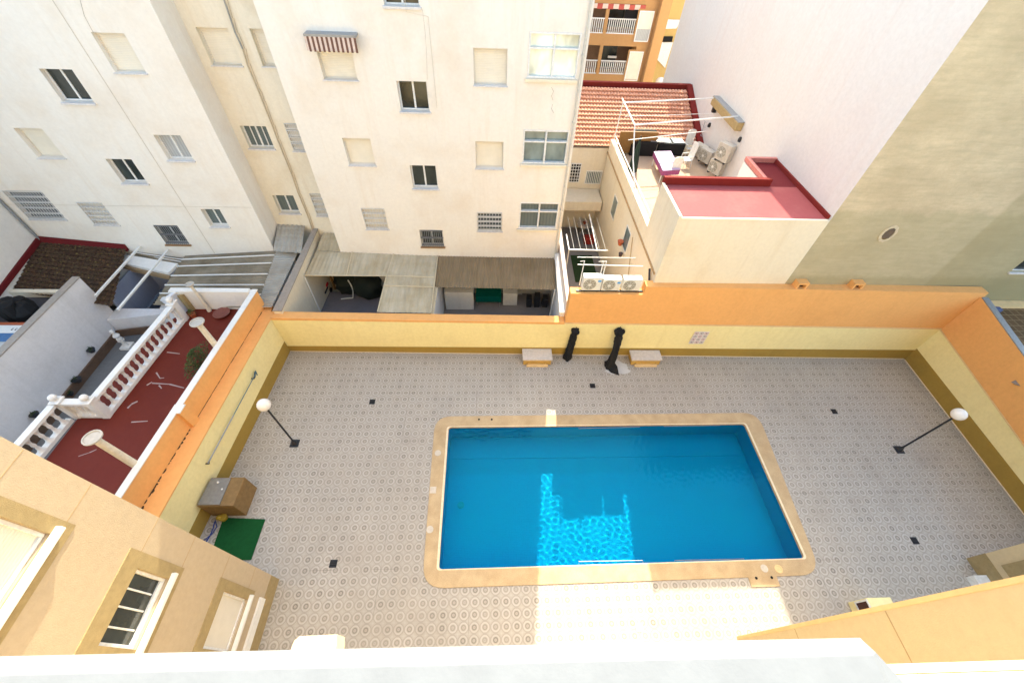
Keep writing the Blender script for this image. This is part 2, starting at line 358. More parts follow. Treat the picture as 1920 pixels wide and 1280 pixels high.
def window(par, F0, h, kind, lab=None, deep=.1):
    F = lambda u, v, d: F0(u, v, d+deep if d > 0 else d)
    a, b, c, d = h[:4]; mb = MB(); w = b-a; g = .003
    a += g; b -= g; c += g; d -= g
    if kind in ('slide', 'slide4', 'striped', 'curtain', 'bars'):
        frame(mb, F, a, b, c, d, .05, .08, .155); mid = (a+b)/2
        mb.fbox(F, mid-.035, mid+.035, c+.05, d-.05, .085, .15)
        if kind == 'slide4':
            for q in (.27, .73): mb.fbox(F, a+w*q-.02, a+w*q+.02, c+.05, d-.05, .09, .148)
        o = mb.build('window', ALU, par, bevel=.006)
        pm = {'slide': GLASS, 'slide4': CURTB, 'striped': CURT, 'curtain': CURTB, 'bars': GLASS}[kind]
        MB().fbox(F, a+.045, mid-.03, c+.045, d-.045, .12, .14).build('pane', pm, o); MB().fbox(F, mid+.03, b-.045, c+.045, d-.045, .12, .14).build('pane', pm, o)
        MB().fbox(F, a-.06, b+.06, c-.08, c-.006, -.09, .12).build('sill', SILLM if kind != 'bars' else TERRA_SILL, o, bevel=.006)
        if kind == 'bars':
            q = MB(); n = 12
            for i in range(n): u = a+.04+(w-.08)*i/(n-1); q.fbox(F, u-.012, u+.012, c+.02, d-.02, -.03, -.006)
            for v in (c+.06, (c+d)/2, d-.06): q.fbox(F, a, b, v-.012, v+.012, -.006, .012)
            q.build('grille', GREY, o)
    elif kind in ('shutter', 'shutterb', 'grille', 'lattice'):
        frame(mb, F, a, b, c, d, .035, .08, .155); mb.fbox(F, a+.035, b-.035, d-.16, d-.035, .085, .15)
        o = mb.build('window', ALU if kind == 'lattice' else SHUTW, par)
        MB().fbox(F, a+.03, b-.03, c+.03, d-.15, .115, .14).build('shutter', SHUT, o)
        MB().fbox(F, a-.05, b+.05, c-.05, c-.005, -.07, .1).build('sill', SILLM, o, bevel=.005)
        if kind in ('grille', 'lattice', 'shutterb'):
            q = MB(); n = 9 if kind != 'lattice' else 14
            for i in range(n):
                u = a+.03+(w-.06)*i/(n-1); q.fbox(F, u-.01, u+.01, c, d, -.03, -.01)
            rows = 5 if kind == 'grille' else 6
            for j in range(rows):
                v = c+.03+(d-c-.06)*j/(rows-1); q.fbox(F, a, b, v-.013, v+.013, -.01, .008)
                if kind == 'grille' and j < rows-1:
                    for i in range(n-1):
                        u = a+.03+(w-.06)*(i+.5)/(n-1); vv = v+(d-c-.06)/(rows-1)*.5; q.fbox(F, u-.03, u+.03, vv-.05, vv-.02, -.025, -.012)
            q.build('grille', ALU, o)
            if kind == 'lattice' or kind == 'grille' and lab == 'dark':
                MB().fbox(F, a+.05, b-.05, c+.05, d-.2, .06, .113).build('pane', plain('grey_pane', (.07, .09, .10), .2), o)
    elif kind == 'big':
        frame(mb, F, a, b, c, d, .06, -.02, .15); mid = (a+b)/2; tv = d-(d-c)*.34
        mb.fbox(F, mid-.035, mid+.035, c+.06, d-.06, -.015, .145); mb.fbox(F, a+.06, mid-.035, tv-.03, tv+.03, -.015, .145); mb.fbox(F, mid+.035, b-.06, tv-.03, tv+.03, -.015, .145)
        o = mb.build('window', ALU, par, bevel=.006); pm = lab or GLASSW
        for (u0, u1) in ((a+.06, mid-.035), (mid+.035, b-.06)):
            MB().fbox(F, u0, u1, c+.06, tv-.03, .05, .07).build('pane', pm, o); MB().fbox(F, u0, u1, tv+.03, d-.06, .05, .07).build('pane', pm, o)
        MB().fbox(F, a-.08, b+.05, c-.12, c-.006, -.13, .1).build('sill', CREAM, o, bevel=.01)
    return o
TERRA_SILL = plain('brown_sill', (.30, .17, .08), .8)
def hole(px0, py0, px1, py1, y):
    a = Y(px0, py0, y); b = Y(px1, py1, y); return (a.x, b.x, b.z, a.z)
# ================================================================== GROUND
tag(MB().quad((-160, 17.2, -1.8), (220, 17.2, -1.8), (220, 260, -1.8), (-160, 260, -1.8)).quad((-160, -120, -1.8), (220, -120, -1.8), (220, 17.2, -1.8), (-160, 17.2, -1.8)).build('ground', ASPH), kind='structure')
C1 = (-10.09, 12.97); C2 = (21.36, 12.54)
def By(x): return C1[1] + (x-C1[0])*(C2[1]-C1[1])/(C2[0]-C1[0])
def Lx(y): return -10.09 - (12.97-y)*.0487
def Rx(y): return 21.36 - (12.54-y)*.0435
# pool outline
PI_ = [Z(841.5, 801, 0), Z(1396, 794.7, 0), Z(1508, 1046, 0), Z(823, 1067, 0)]
PO_ = [Z(816, 781, 0), Z(1420, 774, 0), Z(1540, 1077, 0), Z(791, 1103, 0)]
def rounded(pts, r, n=7):
    out = []; N = len(pts); pts = [Vector((p[0], p[1], 0)) for p in pts]
    for i in range(N):
        p = pts[i]; a = (pts[i-1]-p).normalized(); b = (pts[(i+1) % N]-p).normalized()
        s0 = p+a*r; s1 = p+b*r
        for k in range(n+1):
            t_ = k/n; q = s0*(1-t_)**2 + p*2*t_*(1-t_) + s1*t_*t_; out.append(q)
    return out
ro = rounded(PO_, .75); ri = rounded(PI_, .14)
# deck as a ring of quads between the pool hole and the walls, plus near strip
def ringsheet(mb, inner, outer, z0, z1=None, mat=None):
    n = len(inner); z1 = z0 if z1 is None else z1
    for i in range(n):
        j = (i+1) % n
        mb.quad((inner[i].x, inner[i].y, z0), (inner[j].x, inner[j].y, z0), (outer[j].x, outer[j].y, z1), (outer[i].x, outer[i].y, z1), mat)
rh = rounded([p + (Vector((4.6, 6, 0))-p).normalized()*.2 for p in [Vector((q.x, q.y, 0)) for q in PO_]], .7)
big = rounded([(-10.9, 13.3), (22, 13.3), (22, -1.5), (-10.9, -1.5)], .05)
mb = MB(); ringsheet(mb, rh, big, 0); tag(mb.build('pool_deck', DECK), kind='structure')
# ================================================================== POOL
sp = thing('swimming_pool', (4.6, 6, 0), 'rectangular blue swimming pool with sandy stone coping and rounded corners', 'pool')
mb = MB(); ringsheet(mb, ri, ro, .03); ringsheet(mb, ro, ro, .03, 0)
for i in range(len(ri)):
    j = (i+1) % len(ri); mb.quad((ri[i].x, ri[i].y, .03), (ri[j].x, ri[j].y, .03), (ri[j].x, ri[j].y, -.07), (ri[i].x, ri[i].y, -.07))
mb.build('coping', COPE, sp)
cc = Vector((4.6, 6, 0))
rl = [p+(p-cc).normalized()*.09 for p in ri]; mb = MB(); ringsheet(mb, ri, rl, .034); mb.build('coping_lip', COPEL, sp)
mb = MB(); DEP = -1.35
for i in range(len(ri)):
    j = (i+1) % len(ri); mb.quad((ri[i].x, ri[i].y, -.07), (ri[j].x, ri[j].y, -.07), (ri[j].x, ri[j].y, DEP), (ri[i].x, ri[i].y, DEP))
mb.add([(p.x, p.y, DEP) for p in ri], [tuple(range(len(ri)))])
bas = mb.build('basin', POOLT, sp)
y1 = PI_[0].y-1.0
MB().box(PI_[0].x+.02, PI_[1].x-.05, y1, PI_[0].y-.06, DEP+.004, DEP+.03).build('step', POOLT, sp)
for (a, b, dy) in (((1085, 803), (1200, 800), -.02), ((1245, 799), (1350, 797), -.02), ((1085, 1052), (1205, 1050), .02), ((1265, 1050), (1395, 1047), .02)):
    p = Z(*a, -.06); q = Z(*b, -.06)
    MB().tube([p+Vector((0, .12 if dy < 0 else -.12, 0)), p, q, q+Vector((0, .12 if dy < 0 else -.12, 0))], .011, 8).build('handrail', GREY, sp, True)
for (px, py, s) in ((821, 849, 0), (812, 918, 1), (806, 992, 0), (1433, 1065, 0), (1460, 1066, 2)):
    p = Z(px, py, .034)
    if s == 1: MB().box(p.x-.12, p.x+.12, p.y-.13, p.y+.13, .031, .042).build('skimmer_lid', plain('lid_cream', (.60, .52, .42), .6), sp)
    elif s == 2: MB().lathe((p.x, p.y, .031), [(.14, 0), (.14, .01), (.1, .012), (.09, .006)], 20).build('skimmer_lid', LEDGEM, sp)
    else: MB().lathe((p.x, p.y, .031), [(.13, 0), (.13, .012), (.11, .016)], 20).build('skimmer_lid', plain('lid_cream', (.60, .52, .42), .6), sp)
for (px, py) in ((898, 786), (922, 786), (1418, 1083), (1447, 1082)):
    p = Z(px, py, .034); MB().lathe((p.x, p.y, .031), [(.045, 0), (.045, .012)], 12).build('socket', BLACK, sp)
a = Z(1410, 1080, .03); b = Z(1458, 1097, .03)
MB().box(8.95, 9.98, 2.45, 2.86, .004, .027).build('shower_base', COPE, sp)
p = Z(865, 952, DEP); MB().lathe((p.x, p.y, DEP+.002), [(.14, 0), (.14, .02), (.1, .03)], 20).build('drain_cover', plain('pool_drain', (.02, .30, .40)), sp)
# water
t = NT('pool_water'); g = t.n('BsdfGlossy'); g.inputs['Roughness'].default_value = .02; tr = t.n('BsdfTransparent'); tr.inputs[0].default_value = (.10, .84, .97, 1)
fr = t.n('Fresnel'); fr.inputs[0].default_value = 1.33; mx = t.n('MixShader'); bp = t.n('Bump'); bp.inputs['Strength'].default_value = .25; bp.inputs['Distance'].default_value = .02
t.t.links.new(t.noise(t.pos(), 3.0, 3, .5), bp.inputs['Height']); t.t.links.new(bp.outputs[0], g.inputs['Normal']); t.t.links.new(bp.outputs[0], fr.inputs['Normal'])
t.t.links.new(fr.outputs[0], mx.inputs[0]); t.t.links.new(tr.outputs[0], mx.inputs[1]); t.t.links.new(g.outputs[0], mx.inputs[2]); t.t.links.new(mx.outputs[0], t.o.inputs[0])
WATER = t.m
WATER = None
t = NT('pool_water_refractive'); gl = t.n('BsdfGlass'); gl.inputs['Roughness'].default_value = 0; gl.inputs['IOR'].default_value = 1.33; gl.inputs['Color'].default_value = (.15, .94, .99, 1)
t.t.links.new(gl.outputs[0], t.o.inputs[0]); WATER = t.m
mb = MB(); NU, NV = 620, 250; random.seed(11)
wv = [(random.uniform(0, 6.283), 2*math.pi/random.uniform(.165, .31), random.uniform(.5, 1.2), random.uniform(0, 6.283)) for k in range(26)]
c4 = [Vector((p.x, p.y, 0)) for p in PI_]; vs = []
for j in range(NV+1):
    for i in range(NU+1):
        p = bil(c4[3], c4[2], c4[1], c4[0], i/NU, j/NV)
        h = sum(a*math.sin((p.x*math.cos(d)+p.y*math.sin(d))*k+ph)/k for d, k, a, ph in wv)*.0085
        vs.append((p.x, p.y, -.075+h))
mb.add(vs, [(j*(NU+1)+i, j*(NU+1)+i+1, (j+1)*(NU+1)+i+1, (j+1)*(NU+1)+i) for j in range(NV) for i in range(NU)])
wo = tag(mb.build('water', WATER, smooth=True, recalc=False), kind='structure')
try:
    wo.cycles.is_caustics_caster = True; bas.cycles.is_caustics_receiver = True; sd.cycles.is_caustics_light = True
    for ob_ in sp.children: ob_.cycles.is_caustics_receiver = True
except Exception as e: print('caustics', e)
# ================================================================== BOUNDARY WALLS
bw = thing('boundary_wall', (5, 13, 0), 'long back wall of the pool yard, yellow with olive skirting and orange top', 'wall', 'pool yard walls')
ZY = 2.35
mb = MB(); xs = [-10.09, 3.27]
mb.prism([(-10.09, By(-10.09)), (3.25, By(3.25)), (3.25, By(3.25)+.4), (-10.7, By(-10.7)+.4), (-10.7, By(-10.7))], -.5, 2.22, YELL)
mb.prism([(3.25, By(3.25)), (21.36, By(21.36)), (21.9, By(21.9)), (21.9, By(21.9)+.4), (3.25, By(3.25)+.4)], -.5, 2.28, YELL)
mb.build('painted_wall', None, bw)
# the low stretch has a flat orange coping, the stretch behind the pool carries the orange upper wall
MB().prism([(-10.62, By(-10.6)-.015), (3.25, By(3.25)-.015), (3.25, By(3.25)+.41), (-10.62, By(-10.6)+.41)], 2.223, 2.354).build('coping', ORANG, bw, bevel=.01)
MB().prism([(3.252, By(3.25)-.035), (21.34, By(21.34)-.035), (21.34, By(21.34)+.03), (3.252, By(3.25)+.03)], 2.283, 2.34).build('ledge', LEDGEM, bw)
mb = MB(); mb.prism([(3.27, By(3.27)-.004), (6.42, By(6.42)-.004), (6.42, By(6.42)+.40), (3.27, By(3.27)+.40)], 2.345, 4.16)
mb.prism([(6.42, By(6.42)-.004), (21.5, By(21.5)-.004), (21.5, By(21.5)+.40), (6.42, By(6.42)+.40)], 2.345, 4.62)
mb.build('upper_wall', ORANG, bw)
def olz(x): return .38 + (x+10)*.010
MB().prism([(-10.1, By(-10.1)-.012), (21.4, By(21.4)-.012), (21.4, By(21.4)+.1), (-10.1, By(-10.1)+.1)], .0, lambda p: olz(p[0])).build('skirting', OLIVE, bw)
MB().prism([(-10.1, By(-10.1)-.05), (21.3, By(21.3)-.05), (21.3, By(21.3)-.01), (-10.1, By(-10.1)-.01)], .0, .012).build('tile_edge', COPEL, bw)
for (px, py) in ((1500, 540), (1605, 540)):
    p = Y(px, py, 12.75); mb = MB()
    frame(mb, FY(12.72), p.x-.24, p.x+.24, 4.5, 4.92, .09, -.02, .3); q = mb.build('vent_box', ORANG, bw); MB().fbox(FY(12.72), p.x-.15, p.x+.15, 4.59, 4.83, .12, .16).build('vent_grille', BROWNW, q)
MB().prism([(3.5, 12.90), (6.40, 12.90), (6.40, 12.99), (3.5, 12.99)], 4.163, 4.21).build('gutter', DARKM, bw)
MB().prism([(-10.2, 12.99), (-10.2, 13.37), (-10.3, 13.78), (-11.2, 13.9), (-11.2, 12.99)], -.5, 2.345).build('corner_fill', ORANG, bw)
# left wall
lw = thing('boundary_wall', (-10.4, 7.5, 0), 'left wall of the pool yard with wide orange ledge and a telescopic pole hung on it', 'wall', 'pool yard walls')
def Dx(y): return -11.14 + (y-4.74)*.063
ye = 2.0
MB().prism([(Lx(12.96), 12.96), (Lx(ye), ye), (Dx(ye)-.3, ye), (Dx(12.96)-.3, 12.96)], -.5, 2.30).build('painted_wall', YELL, lw)
MB().prism([(Lx(13.2)+.01, 12.94), (Lx(ye)+.01, ye), (Dx(ye)-.3, ye), (Dx(13.3)-.3, 13.36), (Dx(13.3)+.1, 13.36)], 2.303, 2.36).build('ledge', ORANG, lw)
sk = [LN(513, 680, (Lx(13), 13), (Lx(3), 3)), LN(356, 994, (Lx(13), 13), (Lx(3), 3))]
def skz(y): return sk[0].z + (sk[1].z-sk[0].z)*(y-sk[0].y)/(sk[1].y-sk[0].y)
MB().prism([(Lx(12.95)-.1, 12.95), (Lx(12.95)+.012, 12.95), (Lx(ye)+.012, ye), (Lx(ye)-.1, ye)], 0, lambda p: max(.2, min(.9, skz(p[1])))).build('skirting', OLIVE, lw)
def Dp(y, off=0): return (Dx(y)+off, y)
mb = MB(); CZ = 3.28
mb.prism([Dp(13.75), Dp(7.85), Dp(7.85, -.16), Dp(13.75, -.16)], 2.2, CZ); mb.prism([Dp(7.5, -.02), Dp(ye, -.02), Dp(ye, -.18), Dp(7.5, -.18)], 2.2, CZ)
mb.build('parapet', ORANG, lw)
MB().prism([Dp(7.85, .10), Dp(7.5, .10), Dp(7.5, -.2), Dp(7.85, -.2)], 2.362, CZ-.01).build('pier', ORANG, lw)
MB().prism([Dp(13.8, .03), Dp(7.85, .03), Dp(7.85, -.2), Dp(13.8, -.2)], CZ+.003, CZ+.05, WHITE).prism([Dp(7.86, .13), Dp(7.5, .13), Dp(7.5, -.22), Dp(7.86, -.22)], CZ+.004, CZ+.055, WHITE).prism([Dp(7.5, .01), Dp(ye, .01), Dp(ye, -.22), Dp(7.5, -.22)], CZ+.003, CZ+.05, WHITE).build('cap', None, lw, bevel=.008)
# grime line along the ledge joint
mb = MB(); random.seed(3); yy = 7.9
while yy < 13.2:
    L_ = random.uniform(.15, .5); w_ = random.uniform(.008, .022)
    mb.prism([Dp(yy, .006), Dp(yy+L_, .006), (Dx(yy+L_)+.006+w_, yy+L_), (Dx(yy+L_*.5)+.006+w_*1.3, yy+L_*.5), (Dx(yy)+.006+w_*.7, yy)], 2.361, 2.365)
    yy += L_*random.uniform(.95, 1.12)
yy = 4.0
while yy < 7.42:
    L_ = random.uniform(.04, .2); w_ = random.uniform(.015, .075)
    mb.prism([Dp(yy, -.012), Dp(yy+L_, -.012), (Dx(yy+L_)+w_*.4, yy+L_), (Dx(yy+L_*.6)+w_, yy+L_*.6), (Dx(yy+L_*.2)+w_*.7, yy+L_*.2)], 2.361, 2.366)
    yy += L_*random.uniform(.7, 1.6)
mb.build('grime', plain('grime', (.05, .03, .015), .9), lw)
# right wall
rw = thing('boundary_wall', (21.2, 7.5, 0), 'right wall of the pool yard, plain yellow below and deep orange above', 'wall', 'pool yard walls')
def rz1(y): return 2.22-(12.5-y)*.098
def rz2(y): return 4.36-(12.5-y)*.163
ys = 1.6
MB().prism([(Rx(12.54), 12.54), (Rx(ys), ys), (Rx(ys)+.4, ys), (Rx(12.54)+.4, 12.54)], -.5, lambda p: rz1(p[1])).build('painted_wall', YELL, rw)
MB().prism([(Rx(12.5)-.03, 12.50), (Rx(ys)-.03, ys), (Rx(ys)+.05, ys), (Rx(12.5)+.05, 12.50)], lambda p: rz1(p[1])+.003, lambda p: rz1(p[1])+.05).build('ledge', LEDGEM, rw)
MB().prism([(Rx(12.6)-.004, 12.53), (Rx(ys)-.004, ys), (Rx(ys)+.28, ys), (Rx(12.6)+.28, 12.53)], lambda p: rz1(p[1])+.055, lambda p: rz2(p[1])).build('upper_wall', ORANG, rw)
MB().prism([(Rx(12.5)+.02, 12.50), (Rx(ys)+.02, ys), (Rx(ys)+.30, ys), (Rx(12.5)+.30, 12.50)], lambda p: rz2(p[1])+.003, lambda p: rz2(p[1])+.04).build('cap', GREY, rw)
MB().prism([(Rx(12.52)-.012, 12.52), (Rx(ys)-.012, ys), (Rx(ys)+.1, ys), (Rx(12.52)+.1, 12.52)], 0, lambda p: .82-(12.5-p[1])*.015).build('skirting', OLIVE, rw)
MB().prism([(Rx(12.45)-.06, 12.45), (Rx(ys)-.06, ys), (Rx(ys)-.013, ys), (Rx(12.45)-.013, 12.45)], 0, .014).build('tile_edge', COPEL, rw)
# ================================================================== WHITE APARTMENT BLOCK
RZ = 16.8; YA = 17.6; YR = 18.85; XA0, XA1, XL = -8.05, 3.36, -11.42
ap = thing('apartment_building', (-6, 22, -1.8), 'large white rendered apartment block with many windows behind the pool yard', 'building')
A = [('slide', (743, 152, 806, 210)), ('slide', (768, 310, 822, 354)), ('slide', (712, -42, 787, 13)), ('bars', (786, 431, 833, 462)), ('shutter', (590, 86, 671, 151)), ('shutter', (641, 259, 705, 311)),
     ('shutter', (887, 90, 950, 162)), ('shutter', (891, 265, 943, 317)), ('grille', (676, 390, 729, 430)), ('grille', (894, 398, 941, 434)), ('big', (993, 59, 1080, 149)), ('big', (982, 243, 1060, 308)), ('big', (975, 379, 1043, 429)),
     ('slide', (830, -80, 900, -30)), ('shutter', (590, -90, 650, -30))]
L = [('slide', (72, 129, 177, 193)), ('slide', (197, 298, 277, 344)), ('bars', (286, 422, 356, 458)), ('shutter', (170, 61, 275, 138)), ('shutter', (24, 240, 123, 297)), ('lattice', (2, 357, 125, 412)), ('shutterb', (141, 379, 224, 422)),
     ('striped', (287, 253, 364, 301)), ('curtain', (375, 392, 430, 425)), ('shutter', (-150, 55, -70, 130))]
Rr = [('shutter', (366, 51, 455, 124)), ('shutter', (467, 54, 540, 126)), ('slide4', (449, 236, 515, 279)), ('grille', (531, 231, 580, 284)), ('curtain', (510, 366, 563, 400)), ('grille', (579, 363, 625, 405))]
def block(lst, y, u0, u1, v0, mat, thick):
    F = FY(y); hs = [(k, hole(*h, y)) for k, h in lst]; mb = MB(); facade(mb, F, u0, u1, v0, RZ, [h for k, h in hs], .26, thick)
    mb.build('wall', mat, ap)
    for (k, h), (kk, hp) in zip(hs, lst):
        lab = None
        if k == 'big': lab = {59: GLASSW, 243: GLASSL, 379: CURTB}[hp[1]]
        if k == 'grille' and hp[0] == 894: lab = 'dark'
        window(ap, F, h, k, lab)
block(A, YA, XA0, XA1, -1.8, A_W, 12); block(L, YA, -34, XL, -1.8, A_W, 12); block(Rr, YR, XL+.002, XA0-.002, -1.8, A_R, 10.5)
F = FY(YA)
MB().fbox(F, -34, XL, RZ+.003, RZ+.3, -.1, 12).fbox(F, XL, XA0, RZ+.003, RZ+.3, 1.15, 12).fbox(F, XA0, XA1, RZ+.003, RZ+.3, -.1, 12).build('roof_edge', WHITE, ap)
p = [Y(101, 0, YA), Y(397, 469, YA)]; xs_ = (p[0].x+p[1].x)/2
MB().fbox(F, xs_-.012, xs_+.012, 2.3, RZ, -.012, .01).build('joint_strip', plain('joint', (.62, .55, .46), .8), ap)
# awning
aw = MB(); a = Y(570, 66, YA-.35); b = Y(667, 68, YA-.35)
aw.fbox(F, a.x, b.x, a.z-.02, a.z+.05, -.42, -.0, GREY)
n = 22
for i in range(n):
    u0 = a.x+(b.x-a.x)*i/n; u1 = a.x+(b.x-a.x)*(i+1)/n
    aw.quad(F(u0, a.z-.02, -.41), F(u1, a.z-.02, -.41), F(u1, a.z-.42-.03*(i % 2), -.46), F(u0, a.z-.42-.03*(i % 2), -.46), [plain('awn_light', (.66, .52, .44), .9), plain('awn_dark', (.17, .085, .06), .9)][i % 2])
tag(aw.build('awning'), 'short brown and cream striped awning over a shuttered window', 'awning')
dk = plain('hairline', (.30, .26, .22), .9)
for pl in ([(1034, 164), (1038, 172), (1034, 180), (1037, 188)], [(1036, 196), (1034, 204), (1038, 212)], [(792, 18), (797, 60), (800, 105), (801, 150)], [(150, 0), (158, 30), (175, 62)]):
    pq = [Y(a_, b_, YA-.004) for a_, b_ in pl]; MB().tube(pq, .006 if len(pl) < 4 or pl[0][0] == 1034 else .003, 4).build('crack', dk, ap)
cb_ = MB(); cb_.tube([Vector((-3.0, YA-.03, RZ)), Vector((-3.02, YA-.03, 12.6)), Vector((-2.3, YA-.03, 12.5)), Vector((-2.3, YA-.03, 9.6))], .008, 5).tube([Vector((-33, YA-.03, 5.15)), Vector((-22, YA-.03, 5.0)), Vector((-11.5, YA-.03, 5.05))], .007, 5)
cb_.build('cable', plain('cable_cream', (.66, .60, .50), .8), ap)
# downpipe at the right edge of the facade
pts = [Y(1110, 22, YA-.08), Y(1044, 435, YA-.08)]; xp = (pts[0].x+pts[1].x)/2
mb = MB(); mb.tube([(xp, YA-.09, 2.2), (xp, YA-.09, RZ)], .045, 10)
for zz in (3.4, 5.2, 7.4, 9.2, 11.5): mb.box(xp-.06, xp+.06, YA-.14, YA-.002, zz, zz+.05)
mb.build('downpipe', plain('pipe_grey', (.60, .57, .50), .6), ap)
mb = MB(); prev = None
for px, py in ((418, -5), (432, 35), (441, 62), (455, 92), (463, 120), (485, 172), (492, 190), (510, 235), (520, 262), (546, 325), (560, 365), (575, 400), (590, 442)):
    q = Y(px, py, YR-.06)
    if prev is not None: mb.tube([prev, q], .028, 6, GREY if py < 95 else plain('old_pipe', (.55, .45, .32), .8)); mb.tube([prev+Vector((.11, .02, 0)), q+Vector((.07, .02, 0))], .012, 5, plain('old_pipe', (.55, .45, .32), .8))
    prev = q
mb.build('waste_pipe', None, ap)
# ledges at foot
# ================================================================== NEIGHBOUR AT FAR LEFT
nb = thing('neighbour_house', (-26, 16, -1.8), 'plain white house wall with a grey pipe in the far left corner', 'building')
mb = MB(); mb.box(-32, -22.62, 11.0, YA-.003, -1.8, 14); mb.build('wall', WHITE, nb)
MB().tube([(-22.55, YA-.08, 3.1), (-22.55, YA-.08, 14)], .06, 8).build('downpipe', GREY, nb)
def wavy(mb, p00, p10, p11, p01, nu, amp, nv=2, rows=0, mat=None, drop=.04):
    """corrugation along v, nu waves across u; rows>0 makes overlapping tile courses"""
    S_ = 6; n = nu*S_; nrm = (p10-p00).cross(p01-p00).normalized(); nrm = nrm if nrm.z > 0 else -nrm
    vs = []; cols = []
    vl = []
    if rows:
        for k in range(rows): vl += [(k/rows, -1), ((k+1)/rows-.0005, 1)]
    else: vl = [(k/nv, 0) for k in range(nv+1)]
    for (v, s) in vl:
        for i in range(n+1):
            q = bil(p00, p10, p11, p01, i/n, v); h = amp*math.sin(2*math.pi*i/S_)
            if rows: h = amp*abs(math.sin(math.pi*i/S_)) + (drop*.5*(-s))
            vs.append(q+nrm*h)
    fs = []
    for j in range(len(vl)-1):
        for i in range(n): fs.append((j*(n+1)+i, j*(n+1)+i+1, (j+1)*(n+1)+i+1, (j+1)*(n+1)+i))
    mb.add(vs, fs, mat); return mb
# mossy tiled roof of low house
th = thing('tiled_house', (-21, 16, -1.8), 'low house with dark mossy tiled roof and red flashing at far left', 'building')
a = Z(66, 457, 3.05); b = Z(232, 470, 2.62); a = Vector((-22.58, YA-.05, 3.1)); b = Vector((-18.75, YA-.05, 2.62)); c0 = Z(285, 500, 2.2); 
pL = Z(-60, 533, 2.3); pR = Z(168, 560, 2.2)
mb = MB(); wavy(mb, Vector((pL.x, pL.y, 2.3)), Vector((-17.9, pR.y-.2, 1.9)), b, Vector((-24.5, YA-.05, 3.2)), 32, .05, rows=13, drop=.06); mb.build('roof', MOSS, th)
MB().box(-24.5, -18.6, 15.4, YA-.1, -1.8, 1.9).build('wall', WHITE, th)
mb = MB(); mb.hexa([(-22.6, YA-.16, 3.0), (-18.7, YA-.16, 2.5), (-18.7, YA-.01, 2.5), (-22.6, YA-.01, 3.0), (-22.6, YA-.06, 3.27), (-18.7, YA-.06, 2.83), (-18.7, YA-.01, 2.83), (-22.6, YA-.01, 3.27)])
mb.hexa([(-22.62, YA, 3.0), (-22.62, 12.0, 2.0), (-22.52, 12.0, 2.0), (-22.52, YA, 3.0), (-22.62, YA, 3.24), (-22.62, 12.0, 2.2), (-22.52, 12.0, 2.2), (-22.52, YA, 3.24)])
mb.build('flashing', stucco('dark_red_flashing', (.13, .012, .014), (.18, .04, .03), .4, streak=False), th)
MB().box(-34, -19.2, 14.62, 14.85, -1.8, 2.25, CREAM).build('yard_wall', None, th)
# yard beyond the tall patio wall
tag(MB().box(-34, -19.0, 8, 14.6, -1.0, 1.95).build('dark_flat_roof', plain('dark_paving', (.06, .055, .06), .7)), kind='structure')
q = Z(45, 592, 1.96); mb = MB()
for i in range(5): mb.lathe((q.x+.3*math.cos(i*1.3), q.y+.25*math.sin(i*1.3), 1.96), [(.42-.05*i, .0), (.46-.05*i, .35), (.3, .7+.06*i), (.06, .8+.05*i)], 9)
tag(mb.build('covered_barbecue', BLACK), 'black shapeless covered barbecue on the dark flat roof at far left', 'barbecue')
p0 = Z(-20, 608, 2.3); p1 = Z(62, 607, 2.3)
sh = thing('shop_canopy', (p0.x, p0.y, -.02), 'white and blue canopy board with small marks behind the tall patio wall', 'canopy')
def strip(yp0, yp1, mat, nm, zz=2.3):
    a = Z(0, yp0, zz).y; b = Z(0, yp1, zz).y; return MB().box(-34, -19.1, b, a, zz-.06, zz).build(nm, mat, sh)
strip(604, 609, TERRA, 'trim'); strip(609.5, 624, WHITE, 'board'); strip(624.5, 640, plain('canopy_blue', (.06, .16, .33), .6), 'blue_panel'); strip(640.5, 675, plain('canopy_grey', (.5, .5, .48), .6), 'grey_panel')
mb = MB()
for px in (20, 27):
    a = Z(px, 619, 2.305); mb.box(a.x, a.x+.07, a.y, a.y+.02, 2.304, 2.312).box(a.x, a.x+.07, a.y+.09, a.y+.11, 2.304, 2.312).box(a.x, a.x+.02, a.y+.02, a.y+.09, 2.304, 2.312)
mb.build('marking', BLACK, sh)
MB().box(p0.x+.5, p0.x+.6, p0.y-.2, p0.y-.1, 1.951, 2.23).box(p1.x-.3, p1.x-.2, p0.y-.2, p0.y-.1, 1.951, 2.23).build('post', GREY, sh)
# ================================================================== PATIO WITH TALL WHITE WALL
tag(MB().prism([(-18.7, 5), (-14.3, 5), (-14.3, 15.6), (-18.7, 15.6)], -.6, 0).build('patio_floor', plain('grey_patio', (.17, .17, .17), .6)), kind='structure')
pw = thing('patio_wall', (-18.8, 10, -.6), 'tall white wall around the sunken patio left of the red terrace', 'wall')
P1_ = (-18.72, 4.0); P2_ = (-18.72, 14.35)
ztop = 3.2
mb = MB(); mb.prism([P1_, (-18.72, 14.6), (-18.98, 14.6), (-18.98, 4.0)], -.6, ztop)
mb.build('tall_wall', PATIOW, pw)
MB().prism([(-18.70, 4), (-18.70, 14.62), (-19.02, 14.62), (-19.02, 4)], ztop+.003, ztop+.05).build('cap', plain('old_cap', (.35, .3, .25), .8), pw)
bz = 1.6
MB().prism([(-18.7, 14.0), (-15.2, 14.62), (-15.2, 14.8), (-18.7, 14.8)], -.6, 1.05).build('back_wall', PATIOW, pw)
mb = MB(); mb.prism([(-18.69, 4), (-18.69, 13.9), (-18.62, 13.9), (-18.62, 4)], 0.003, .42); mb.prism([(-18.6, 13.93), (-15.3, 14.56), (-15.3, 14.49), (-18.6, 13.86)], .003, .42); mb.build('skirting', plain('brown_tile_skirt', (.14, .085, .055), .6), pw)
